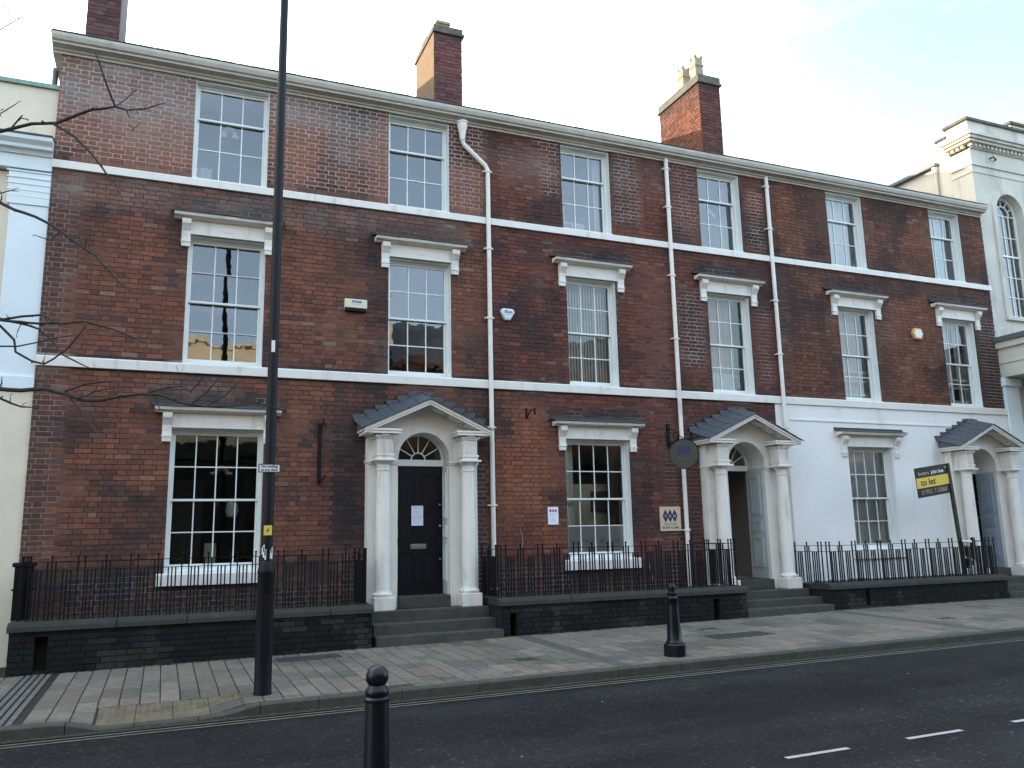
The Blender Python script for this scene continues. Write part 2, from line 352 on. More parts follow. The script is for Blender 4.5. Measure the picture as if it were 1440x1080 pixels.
# ------------------------------------------------------------------ brick colours
def in_box(x, z, x0, x1, z0, z1, s=.12):
    return sm(x0-s, x0+s, x)*(1-sm(x1-s, x1+s, x))*sm(z0-s, z0+s, z)*(1-sm(z1-s, z1+s, z))
LIGHT = [(-2,-1.42,-.3,5.8,.55),(-2,-1.5,4.4,5.8,.2),(5.0,5.42,-.9,1.4,.5),(4.95,5.4,6,7.9,.9),(5.0,5.45,3.4,4.0,.3),(6.45,7.0,6.6,7.9,.95),(8.2,8.85,6.2,7.9,.95),(8.7,9.5,2.9,5.4,.35),
         (9.62,10.3,3.3,5.0,.95),(9.62,10.3,6.1,7.9,.8),(11.55,12.1,5.99,7.5,.9),(11.55,12.1,3,4.8,.6),(18.4,19.1,2.9,5.1,.75),(9.0,9.45,-.9,2.4,.45),(9.65,9.9,-.5,2.2,.5),
         (12.2,12.5,3.2,5.5,.5),(3.3,3.5,5.2,5.5,.4),(-1.3,.9,-1.1,-.45,.42),(1.0,3.0,-1.1,-.7,.45),(5.5,7.0,-1.1,-.5,.5),(7.0,9.6,-1.1,-.85,.5),(13.6,13.9,4.5,4.9,.8),(15.1,15.7,4.2,4.8,.5)]
DARK = [(2.5,3.2,-.6,2.1,1.0),(2.3,3.1,.0,1.3,.35),(5.05,5.4,-.9,1.9,.85),(-2,-1.6,-.5,5.8,.6),(9.62,10.3,3.3,5.0,.7),(8.2,8.8,6.1,7.9,.6),(12.1,12.35,2.8,7.9,.55),(18.35,19.1,2.8,5.1,.85),
        (11.5,12.1,2.8,5.8,.4),(9.0,9.5,-.9,2.5,.45),(9.6,9.9,-1,2.4,.6),(-2,3.2,-1.2,-.30,.95),(-1.3,-.1,-.4,.0,.7),(5.4,10,-1.2,-.42,.8),(13.2,13.9,6.2,7.8,.55),(1.5,2.6,.55,1.0,.3),(-1.0,-.2,-.5,-.1,.5),
        (15.05,15.5,2.9,5.0,.5),(16.8,17.2,2.9,4.4,.35),(5.4,7,2.85,3.1,.5),(1.4,3.5,2.85,3.0,.4),(9.6,10.3,6,7.9,.35),(18.3,18.6,6,7.9,.5),(16.0,17.15,6.0,6.6,.4)]
ORANGE = [(-.6,.05,.1,1.1,.55),(1.5,3.4,6.1,7.1,.65),(-1.0,.1,6.1,6.9,.5),(5.55,6.6,.2,2.2,.75),(5.55,6.3,1.7,2.6,.8),(6.3,6.9,-.3,.8,.4),(2.0,3.3,4.5,5.2,.25),(9.7,10.3,6,7,.3),(15.1,17.1,2.9,7.5,.22),(1.5,2.9,1.9,2.6,.6),(3.2,5.2,2.35,2.62,.45),(12.4,13.9,5.0,7.9,.2)]
PALE = [(-1.9,.1,6.9,7.9,.85),(-1.2,.1,6.3,6.95,.35),(1.5,2.6,7.3,7.9,.8),(2.5,3.4,6.6,7.6,.35),(5.7,7.0,6.9,7.4,.35),(-1.9,3.2,5.3,5.85,.28),(3.2,5,5.55,5.85,.3),(-.3,.9,2.2,2.62,.3),(8.3,9.4,6.9,7.6,.15)]
HOODS = [((a+b_)/2, 0.86+.0*(b_-a), 5.36) for a, b_ in MIDW]+[((a+b_)/2, 0.99, 2.10) for a, b_ in (GRW[0], GRW[2])]
def light_mask(x, z):
    v = 1.0*sm(6.0, 6.05, z)*(1-sm(5.40, 5.46, x)) if z > 5.98 else 0
    for (x0, x1, z0, z1, a) in LIGHT: v = max(v, a*in_box(x, z, x0, x1, z0, z1, .1))
    for (cx, hw, hz) in HOODS: v = max(v, .5*in_box(x, z, cx-hw-.1, cx+hw+.1, hz, hz+.25, .06)*(1 if fb(x, z, 3, 4) > -.1 else .1))
    f = fb(x, z, 1.1, 9.3); v = max(v, .32*sm(.25, .5, f))
    if z < 5.9 or x > 5.45: v *= .72+.28*sm(-.25, .15, fb(x, z, 2.5, 2.2))
    return min(v, 1)
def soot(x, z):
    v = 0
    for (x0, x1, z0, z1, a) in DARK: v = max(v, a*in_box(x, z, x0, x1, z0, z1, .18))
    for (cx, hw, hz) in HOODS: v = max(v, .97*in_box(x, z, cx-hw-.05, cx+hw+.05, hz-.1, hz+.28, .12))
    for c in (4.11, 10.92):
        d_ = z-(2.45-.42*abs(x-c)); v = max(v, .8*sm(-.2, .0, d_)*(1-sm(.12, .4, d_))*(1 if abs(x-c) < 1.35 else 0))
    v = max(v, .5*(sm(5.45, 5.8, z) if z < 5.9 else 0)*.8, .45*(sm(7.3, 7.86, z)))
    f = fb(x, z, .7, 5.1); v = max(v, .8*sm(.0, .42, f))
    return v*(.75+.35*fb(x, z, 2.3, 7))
def brick_col(x, z, rnd):
    r = rnd.random()
    if r < .66: c = (0.156, 0.064, 0.042)
    elif r < .84: c = (0.20, 0.076, 0.048)
    elif r < .96: c = (0.105, 0.050, 0.041)
    else: c = (0.19, 0.115, 0.085)
    if x > 5.45: c = (c[0]*.86, c[1]*.76, c[2]*.80)
    if x > 12.15: c = (c[0]*.98, c[1]*1.15, c[2]*1.05)
    if z < 5.9 and x > 13 and rnd.random() < .15: c = lerp(c, (.15, .07, .045), .6)
    k = .84+.27*rnd.random(); c = tuple(v*k for v in c)
    if z > 5.99 and x < 5.45: c = lerp(c, (.23, .115, .085), .42)
    for (x0, x1, z0, z1, a) in ORANGE:
        t = a*in_box(x, z, x0, x1, z0, z1, .3)
        if t > .02: c = lerp(c, (.26, .10, .055), t*(.5+.7*rnd.random()))
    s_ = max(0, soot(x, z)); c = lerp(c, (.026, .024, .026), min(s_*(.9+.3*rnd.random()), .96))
    for (x0, x1, z0, z1, a) in PALE:
        t = a*in_box(x, z, x0, x1, z0, z1, .25)
        if t > .02: c = lerp(c, (.27, .225, .205), min(1, t*(.5+.5*rnd.random())*(1.0+.9*fb(x, z, 1.4, 3))) if t > 0 else 0)
    return tuple(max(.01, v) for v in c)
def mortar_col(x, z):
    l = light_mask(x, z)
    c = (.052, .036, .033)
    if x > 5.45: c = (.046, .031, .030)
    c = lerp(c, (.025, .023, .024), .6*max(0, soot(x, z)))
    hi = (.47, .39, .34)
    if z > 5.99 and x < 5.45: hi = lerp((.42, .30, .26), (.40, .36, .34), in_box(x, z, -2, 3.4, 7.0, 8, .4))
    return lerp(c, hi, l)

# unit bricks (1 m long, scaled per brick): a few slightly different ones, shared
def unit_brick(i, hh):
    rn = random.Random(i); j = lambda a: (rn.random()-.5)*a
    b_ = MB(); y = -.001+j(.002)
    v = [(0+j(.012), y+j(.002), 0+j(.003)), (1+j(.012), y+j(.002), 0+j(.003)), (1, .02, 0), (0, .02, 0),
         (0+j(.012), y+j(.002), hh+j(.003)), (1+j(.012), y+j(.002), hh+j(.003)), (1, .02, hh), (0, .02, hh)]
    b_.hexa(v); return b_.mesh('brick', 'brick')
CH = 0.0800; BH = 0.0695; JT = 0.0105
UB = [unit_brick(i, BH) for i in range(10)]
def free_spans(z0, z1, xa, xb, opens):
    sp = [(xa, xb)]
    for (a, b_, za, zb) in opens:
        if z1 > za+.02 and z0 < zb-.02:
            n = []
            for (p, q) in sp:
                if b_ <= p or a >= q: n.append((p, q))
                else:
                    if a > p: n.append((p, a))
                    if b_ < q: n.append((b_, q))
            sp = n
    return sp
def lay(xa, xb, z0, z1, opens, rnd, ch=CH, bh=BH, L=.24, Hd=.125, jt=None):
    """Flemish bond: list of (x0, x1, zlow)"""
    out = []; k = 0; z = z0
    while z < z1-.015:
        zt = min(z+bh, z1)
        for (a, b_) in free_spans(z, zt, xa, xb, opens):
            x = a; ph = k % 2
            # start phase keyed on global grid so the bond runs through
            P_ = L+Hd; g0 = math.floor(a/P_)*P_+(P_/2 if ph else 0)-P_
            x = g0; i = 0
            while x < b_:
                for ln in (L, Hd):
                    s0 = max(x, a); s1 = min(x+ln-JT, b_)
                    jt_ = jt(s0, z) if jt else 0
                    if s1-s0 > .03: out.append((s0+rnd.uniform(-.002, .002), s1-jt_+rnd.uniform(-.002, .002), z+rnd.uniform(-.0015, .0015), zt-z-jt_))
                    x += ln
        z += ch; k += 1
    return out
def in_view(x, y, z, mg=0):
    p = Vector((x, y, z)); d = p.dot(_f)
    if d <= 0: return False
    return -mg < 720+FPX*p.dot(_r)/d < 1440+mg and -mg < 540-FPX*p.dot(_u)/d < 1080+mg

def wall_grid(x0, x1, z0, z1, opens, y0, y1, cols, step=.17):
    """mortar wall as a slab with the openings cut out, reveals included"""
    xs = {x0, x1}; zs = {z0, z1}
    for (a, b_, c, d_) in opens:
        for v in (a, b_):
            if x0 < v < x1: xs.add(v)
        for v in (c, d_):
            if z0 < v < z1: zs.add(v)
    def fill(s):
        s = sorted(s); o = []
        for i in range(len(s)-1):
            n = max(1, int(round((s[i+1]-s[i])/step))); o += [s[i]+(s[i+1]-s[i])*k/n for k in range(n)]
        return o+[s[-1]]
    X = fill(xs); Z = fill(zs); b_ = MB(); idx = {}
    def V(i, k, y):
        key = (i, k, y)
        if key not in idx:
            idx[key] = len(b_.v); b_.v.append((X[i], y, Z[k])); b_.c.append(cols(X[i], Z[k]) if cols else (1, 1, 1))
        return idx[key]
    def solid(i, k):
        if i < 0 or k < 0 or i >= len(X)-1 or k >= len(Z)-1: return False
        cx = (X[i]+X[i+1])/2; cz = (Z[k]+Z[k+1])/2
        return not any(a < cx < c and e < cz < f_ for (a, c, e, f_) in opens)
    for i in range(len(X)-1):
        for k in range(len(Z)-1):
            if not solid(i, k): continue
            F = [(V(i,k,y0), V(i+1,k,y0), V(i+1,k+1,y0), V(i,k+1,y0)), (V(i,k,y1), V(i,k+1,y1), V(i+1,k+1,y1), V(i+1,k,y1))]
            if not solid(i-1, k): F.append((V(i,k,y0), V(i,k+1,y0), V(i,k+1,y1), V(i,k,y1)))
            if not solid(i+1, k): F.append((V(i+1,k,y0), V(i+1,k,y1), V(i+1,k+1,y1), V(i+1,k+1,y0)))
            if not solid(i, k-1): F.append((V(i,k,y0), V(i,k,y1), V(i+1,k,y1), V(i+1,k,y0)))
            if not solid(i, k+1): F.append((V(i,k+1,y0), V(i+1,k+1,y0), V(i+1,k+1,y1), V(i,k+1,y1)))
            b_.f += F; b_.sm += [False]*len(F)
    return b_

# ------------------------------------------------------------------ SETTING: ground, road, footway
MB().quad((-600, -600, -2.4), (600, -600, -2.4), (600, 600, -2.4), (-600, 600, -2.4)).build('ground', 'joint_dirt', kind='structure')
def strip(xs, ys, zfn, name, m, **kw):
    b_ = MB(); nx = len(xs); ny = len(ys)
    vs = [(x, y, zfn(x, y)) for y in ys for x in xs]
    b_.add(vs, [(j*nx+i, j*nx+i+1, (j+1)*nx+i+1, (j+1)*nx+i) for j in range(ny-1) for i in range(nx-1)], None, True)
    return b_.build(name, m, **kw)
XS = [-60, -30, -15, -8, -4]+[-2.5+.25*i for i in range(100)]+[23, 26, 30, 40, 60, 120]
road = strip(XS, [1.2+.41*i for i in range(21)], lambda x, y: rz(x, y), 'road', 'asphalt', kind='structure')
foot = strip(XS, [KY+.2, 9.8, 10.2, 10.8, 11.6, 12.4, 13.1, 14.05], lambda x, y: gz(x, y)-.012, 'pavement', 'joint_dirt', kind='structure')
# near footway behind and beside the camera, with the build-out the bollard stands on
b_ = MB(); b_.prism([(-60, -7), (120, -7), (120, 1.7), (4.4, 1.7), (3.6, 2.2), (2.9, 4.3), (2.5, 4.85), (2.0, 5.0), (-6, 5.0), (-8, 4.2), (-9, 1.7), (-60, 1.7)], 'z', -2.3, -1.63)
b_.build('near_pavement', 'step_stone', kind='structure')
# road markings: double yellow line, white dashes
def ribbon(b_, x0, x1, y, wd, n, lift):
    for i in range(n):
        a = x0+(x1-x0)*i/n; c = x0+(x1-x0)*(i+1)/n
        b_.add([(a, y-wd/2, rz(a, y-wd/2)+lift), (c, y-wd/2, rz(c, y-wd/2)+lift), (c, y+wd/2, rz(c, y+wd/2)+lift), (a, y+wd/2, rz(a, y+wd/2)+lift)], [(0,1,2,3)])
for yy in (9.20, 9.07):
    b_ = MB(); ribbon(b_, -30, 60, yy, .05, 180, .005); b_.build('yellow_line', 'yellow_line', road)
for i in range(-4, 12):
    x0 = 4.47+1.245*i if i >= 0 else 4.47+1.245*i
    if x0 < 4.2: continue
    b_ = MB(); ribbon(b_, x0, x0+.62, 5.42, .055, 3, .005); b_.build('white_dash', 'white_line', road)

# kerb stones
def kerb_piece(x0, x1):
    b_ = MB(); n = max(1, int((x1-x0)/.2)); y0, y1 = KY-.0, KY+.16
    for i in range(n):
        a = x0+(x1-x0)*i/n; c = x0+(x1-x0)*(i+1)/n
        za = gz(a, KY)+.006; zc = gz(c, KY)+.006; 
        b_.add([(a, y0, za-.3), (c, y0, zc-.3), (c, y1, zc-.3), (a, y1, za-.3), (a, y0, za-.015), (c, y0, zc-.015), (c, y1, zc), (a, y1, za), (a, y0+.015, za), (c, y0+.015, zc)],
               [(0,1,5,4), (4,5,9,8), (8,9,6,7), (1,2,6,9,5), (3,0,4,8,7), (2,3,7,6)] if n == 1 else ([(0,1,5,4), (4,5,9,8), (8,9,6,7), (2,3,7,6)]+([(3,0,4,8,7)] if i == 0 else [])+([(1,2,6,9,5)] if i == n-1 else [])))
    return b_
x = -9.0; rn = random.Random(3)
while x < 34:
    ln = .915
    if -1.6 < x < 1.2: ln = .6
    kerb_piece(x+.004, x+ln-.004).build('kerb_stone', 'kerb', foot); x += ln
# gutter strip of dark damp silt beside the kerb
strip(XS, [KY-.14, KY+.02], lambda x, y: rz(x, y)+.010, 'gutter', 'joint_dirt', kind='structure')

# paving: long narrow blocks laid across the footway, small setts behind the kerb
pv_rng = random.Random(11); pieces = []
tact = (-0.52, 0.92, 9.57, 10.25)
for xi in range(-16, 165):
    x0 = -3.2+xi*.205; x1 = x0+.193
    if x0 > 26: break
    cen = (x0+x1)/2
    # small setts
    y = 9.57
    for k in range(2):
        yy1 = y+.09
        if not (tact[0] < cen < tact[1]): pieces.append((x0, x1, y, yy1))
        y = yy1+.018
    y = 9.57+.206 if not (tact[0] < cen < tact[1]) else tact[3]+.008
    y += pv_rng.choice([0, .0, .1, .15]) if False else 0
    first = True
    while y < 12.88:
        ln = pv_rng.choice([.3, .4, .5, .6]) if not first else pv_rng.choice([.2, .3, .4, .5]); first = False
        yy1 = min(y+ln, 12.9)
        if yy1-y > .05: pieces.append((x0, x1, y, yy1-.011))
        y = yy1
DRAINS = [(-1.62, -1.22), (5.35, 5.62), (11.9, 12.2), (17.2, 17.5)]
COVERS = [(1.55, 2.45, 12.2, 12.6), (4.45, 4.75, 10.6, 10.8), (7.9, 9.0, 10.9, 11.35), (8.3, 8.6, 11.9, 12.05), (12.6, 12.9, 10.9, 11.05), (2.35, 2.75, 9.6, 9.75)]
keep = []
for p in pieces:
    cx, cy = (p[0]+p[1])/2, (p[2]+p[3])/2
    if any(a-.0 < cx < b2+.0 for a, b2 in DRAINS): continue
    if 2.98 < cx < 5.25 and cy > 12.72 and False: continue
    if (cx-1.11)**2+(cy-9.95)**2 < .02: pass
    keep.append(p)
def paver_col(x, y):
    c = random.choice([(.150, .130, .104), (.158, .138, .111), (.167, .146, .118), (.160, .134, .106), (.144, .130, .111)])
    k = .88+.24*random.random(); c = tuple(v*k for v in c)
    s_ = .5*sm(.0, .5, fb(x, y, .8, 20))+(.35 if y < 9.9 else 0)*random.random(); c = lerp(c, (.055, .056, .048), min(.8, s_))
    return c
def paver_score(p):
    cx, cy = (p[0]+p[1])/2, (p[2]+p[3])/2
    if not in_view(cx, cy, gz(cx, cy)): return -1
    return (p[1]-p[0])*(p[3]-p[2])/(cx*cx+cy*cy)**1.5
keep.sort(key=paver_score, reverse=True)
def paver_verts(p, ox=0, oy=0, oz=0):
    x0, x1, y0, y1 = p; j = lambda a: (random.random()-.5)*a; h = (random.random()-.5)*.004; e = .004
    q = [(x0+j(.003), y0+j(.003)), (x1+j(.003), y0+j(.003)), (x1+j(.003), y1+j(.003)), (x0+j(.003), y1+j(.003))]
    v = [(a-ox, c-oy, gz(a, c)-.03-oz) for a, c in q]
    v2 = [(a-ox, c-oy, gz(a, c)-.004+h-oz) for a, c in q]
    cx, cy = (x0+x1)/2, (y0+y1)/2
    v3 = [(a+(e if a < cx else -e)-ox, c+(e if c < cy else -e)-oy, gz(a, c)+h-oz) for a, c in q]
    return v+v2+v3
PF = [(0,1,5,4), (1,2,6,5), (2,3,7,6), (3,0,4,7), (4,5,9,8), (5,6,10,9), (6,7,11,10), (7,4,8,11), (8,9,10,11)]
for p in keep[:300]:
    cx, cy = (p[0]+p[1])/2, (p[2]+p[3])/2; b_ = MB(); b_.add(paver_verts(p), PF, paver_col(cx, cy))
    b_.build('paving_slab', 'paver', foot)
b_ = MB()
for p in keep[300:]: b_.add(paver_verts(p), PF, paver_col((p[0]+p[1])/2, (p[2]+p[3])/2))
b_.build('paving_slabs', 'paver', foot, kind='stuff')
# worn yellow tactile slabs at the dropped kerb
mat('tactile', (0.135, 0.108, 0.068), .85, 8, .25, .4, 60, dark=(.065, .062, .045), dscale=3.5, dpos=.47)
mat('tactile_grey', (0.075, 0.074, 0.062), .85, 8, .25, .4, 60)
tw = (tact[1]-tact[0])/4
for i in range(4):
    for k in range(2):
        x0 = tact[0]+i*tw+.004; x1 = x0+tw-.008; y0 = tact[2]+.003+k*.335; y1 = y0+.327
        b_ = MB(); b_.hexa([(a, c, gz(a, c)-dz) for dz in (.03, .002) for a, c in ((x0, y0), (x1, y0), (x1, y1), (x0, y1))])
        for a in range(5):
            for c in range(5):
                px = x0+(a+.5)*(x1-x0)/5; py = y0+(c+.5)*(y1-y0)/5; z_ = gz(px, py)-.002
                r0 = .020; n = 6; vs = [(px+r0*math.cos(t*math.pi/3), py+r0*math.sin(t*math.pi/3), z_) for t in range(n)]+[(px+.6*r0*math.cos(t*math.pi/3), py+.6*r0*math.sin(t*math.pi/3), z_+.006) for t in range(n)]
                b_.add(vs, [(t, (t+1) % n, n+(t+1) % n, n+t) for t in range(n)]+[tuple(range(n, 2*n))])
        b_.build('tactile_slab', 'tactile_grey' if (i == 3 and k == 0) else 'tactile', foot)
# ribbed drain channels crossing the footway
for (a, c) in DRAINS:
    n = 5; wd = (c-a)/n
    for i in range(n):
        b_ = MB()
        ys = [9.57+.277*k for k in range(13)]
        for k in range(12):
            x0 = a+i*wd+.006; x1 = x0+wd-.03
            b_.hexa([(x, y, gz(x, y)+dz) for dz in (-.03, .004) for x, y in ((x0, ys[k]), (x1, ys[k]), (x1, ys[k+1]-.004), (x0, ys[k+1]-.004))])
        b_.build('drain_rib', 'drain_stone', foot)
for (a, c, y0, y1) in COVERS:
    b_ = MB(); b_.hexa([(x, y, gz(x, y)+dz) for dz in (-.03, .005) for x, y in ((a, y0), (c, y0), (c, y1), (a, y1))])
    nn = int((c-a)/.08)
    for i in range(nn):
        x0 = a+.03+i*(c-a-.06)/nn; b_.hexa([(x, y, gz(x, y)+dz) for dz in (.005, .009) for x, y in ((x0, y0+.03), (x0+.03, y0+.03), (x0+.03, y1-.03), (x0, y1-.03))])
    b_.build('access_cover', 'manhole', foot)

# ------------------------------------------------------------------ HOUSES
HL = ['red brick terraced house at the left end, thick pale mortar joints on its top storey',
      'middle red brick terraced house with its front door standing open behind white columns',
      'terraced house at the right end with white stucco ground floor under dark brick']
houses = [thing('terraced_house', ((HX[i]+HX[i+1])/2, D, Z_BOT), HL[i], 'house', 'houses of the brick terrace') for i in range(3)]
rb = random.Random(21)
for hi, H in enumerate(houses):
    x0, x1 = HX[hi], HX[hi+1]
    if hi == 2:      # stucco ground floor, brick above
        st = wall_grid(11.95, x1, Z_BOT, Z_S1[0], [o for o in OPEN if o[0] > 11.9], D-.012, D+.42, None, step=.6); st.build('stucco_wall', 'stucco', H)
        b_ = MB()  # shallow raised frame line on the stucco
        b_.box(12.32, 18.9, D-.030, D-.012, 2.32, 2.37); b_.build('stucco_band', 'stucco', H, bevel=.006)
    zb = Z_S1[0] if hi == 2 else Z_BOT
    xx1 = x1
    ops = [o for o in OPEN if o[1] > x0-.5 and o[0] < x1+.5]
    if hi == 1: ops = ops+[(11.95, 12.2, -2, Z_S1[0])]
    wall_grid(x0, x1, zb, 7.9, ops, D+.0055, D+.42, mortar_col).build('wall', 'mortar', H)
    bo = list(ops)+[(x0-1, x1+1, *Z_S1), (x0-1, x1+1, *Z_S2)]
    bricks = lay(x0, x1, zb+.004, Z_TOP, bo, rb, jt=lambda x_, z_: .0075*light_mask(x_, z_))
    # one pass per storey would break the bond; courses simply meet the string courses
    sc_ = []
    for q in bricks:
        cx, cz = (q[0]+q[1])/2, q[2]+.035
        d2 = cx*cx+D*D+cz*cz; cosx = D/math.sqrt(D*D+cx*cx)
        hid = any(abs(cx-c) < .98 and cz < 1.95 for c in DOORS.values())
        sc_.append((-1 if (hid or q[3] < .06 or not in_view(cx, D, cz)) else (q[1]-q[0])*cosx/d2, q))
    sc_.sort(key=lambda t: -t[0])
    for s_, q in sc_[:300]:
        o = link('brick', random.choice(UB), H, loc=(q[0], D+rb.uniform(-.0015, .0015), q[2])); o.scale = (q[1]-q[0], 1, q[3]/BH)
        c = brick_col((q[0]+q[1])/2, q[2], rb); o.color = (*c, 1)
    b_ = MB()
    for s_, q in sc_[300:]:
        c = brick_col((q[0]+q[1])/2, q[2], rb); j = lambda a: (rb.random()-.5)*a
        y = D+j(.004); z0_, z1_ = q[2], q[2]+q[3]
        b_.add([(q[0], y+j(.002), z0_+j(.003)), (q[1], y+j(.002), z0_+j(.003)), (q[1], D+.02, z0_), (q[0], D+.02, z0_), (q[0]+j(.004), y+j(.002), z1_+j(.003)), (q[1]+j(.004), y+j(.002), z1_+j(.003)), (q[1], D+.02, z1_), (q[0], D+.02, z1_)],
               [(4,5,6,7), (0,1,5,4), (1,2,6,5), (3,0,4,7), (0,3,2,1)], c)
    b_.build('brickwork', 'brick', H, kind='stuff')
    # string courses
    for (za, zb2, nm) in ((*Z_S1, 'string_course'), (*Z_S2, 'string_course')):
        xe = x1 if hi < 2 else x1+.02
        pr = [(D-.045, za), (D+.02, za), (D+.02, zb2+.004), (D-.02, zb2+.004), (D-.048, zb2-.018)]
        MB().prism(pr, 'x', x0 if hi else x0, xe).build(nm, 'white_paint', H, bevel=.004)
    # cornice with gutter
    xa = x0 if hi else x0-.13; xb = x1 if hi < 2 else x1-.04
    pr = [(D+.1, 7.80), (D-.03, 7.80), (D-.035, 7.835), (D-.07, 7.84), (D-.08, 7.87), (D-.20, 7.885), (D-.205, 7.915), (D-.245, 7.93), (D-.275, 7.985), (D-.285, 8.03), (D-.25, 8.035), (D+.1, 8.04)]
    MB().prism(pr, 'x', xa, xb).build('cornice', 'cornice_paint', H)
    if hi == 0:
        MB().prism([(D+.1, 7.80), (D+.1, 8.03), (D+5, 8.04), (D+5, 7.80)], 'x', x0-.13, x0).build('cornice', 'cornice_paint', H)
    # roof: courses of slates
    z_e, z_r, y_e, y_r = 8.035, 10.50, D-.27, 18.4
    rf = MB(); ra, rbx = (xa-.02 if hi == 0 else xa), xb
    rf.add([(ra, y_e, z_e), (rbx, y_e, z_e), (rbx, y_r, z_r), (ra, y_r, z_r), (ra, 22.8, z_e), (rbx, 22.8, z_e)], [(0,1,2,3), (3,2,5,4), (0,3,4), (1,5,2)])
    roof = rf.build('roof', 'lead', H)
    sl = MB(); n = 24
    for k in range(n):
        t0 = k/n; t1 = min(1, (k+1.25)/n); ya = y_e-.02+(y_r-y_e)*t0; za = z_e+.012+(z_r-z_e)*t0; yb = y_e+(y_r-y_e)*t1; zb3 = z_e+.004+(z_r-z_e)*t1
        x = ra-(.13 if k % 2 else 0)
        while x < rbx:
            xs0 = max(x, ra); xs1 = min(x+.245, rbx)
            if xs1-xs0 > .03:
                dz = rb.uniform(-.003, .004)
                sl.hexa([(xs0, ya, za+dz), (xs1, ya, za+dz), (xs1, yb, zb3), (xs0, yb, zb3), (xs0, ya, za+.012+dz), (xs1, ya, za+.012+dz), (xs1, yb, zb3+.008), (xs0, yb, zb3+.008)])
            x += .255
    sl.build('roof_slates', 'slate', roof, kind='stuff')
    # side / back / inside walls keep daylight out
    MB().box(x0+.01, x1-.01, 22.3, 22.6, -1.5, 8.03).build('back_wall', 'room_wall', H)
    MB().box(x0+.01, x1-.01, D+.45, 22.3, 7.9, 8.0).build('ceiling', 'room_wall', H)
    if hi == 0: MB().box(x0, x0+.4, D+.43, 22.3, -1.5, 8.0).build('side_wall', 'opp_brick', H)
    if hi == 2: MB().box(x1-.4, x1, D+.43, 22.3, -1.5, 8.0).build('side_wall', 'opp_brick', H)
    MB().box(x0+.01, x1-.01, D+.43, 22.3, -1.4, -1.3).build('floor', 'room_dark', H)
    if hi < 2: MB().box(x1-.12, x1+.12, D+.43, 22.3, -1.3, 7.9).build('party_wall', 'room_wall', H)

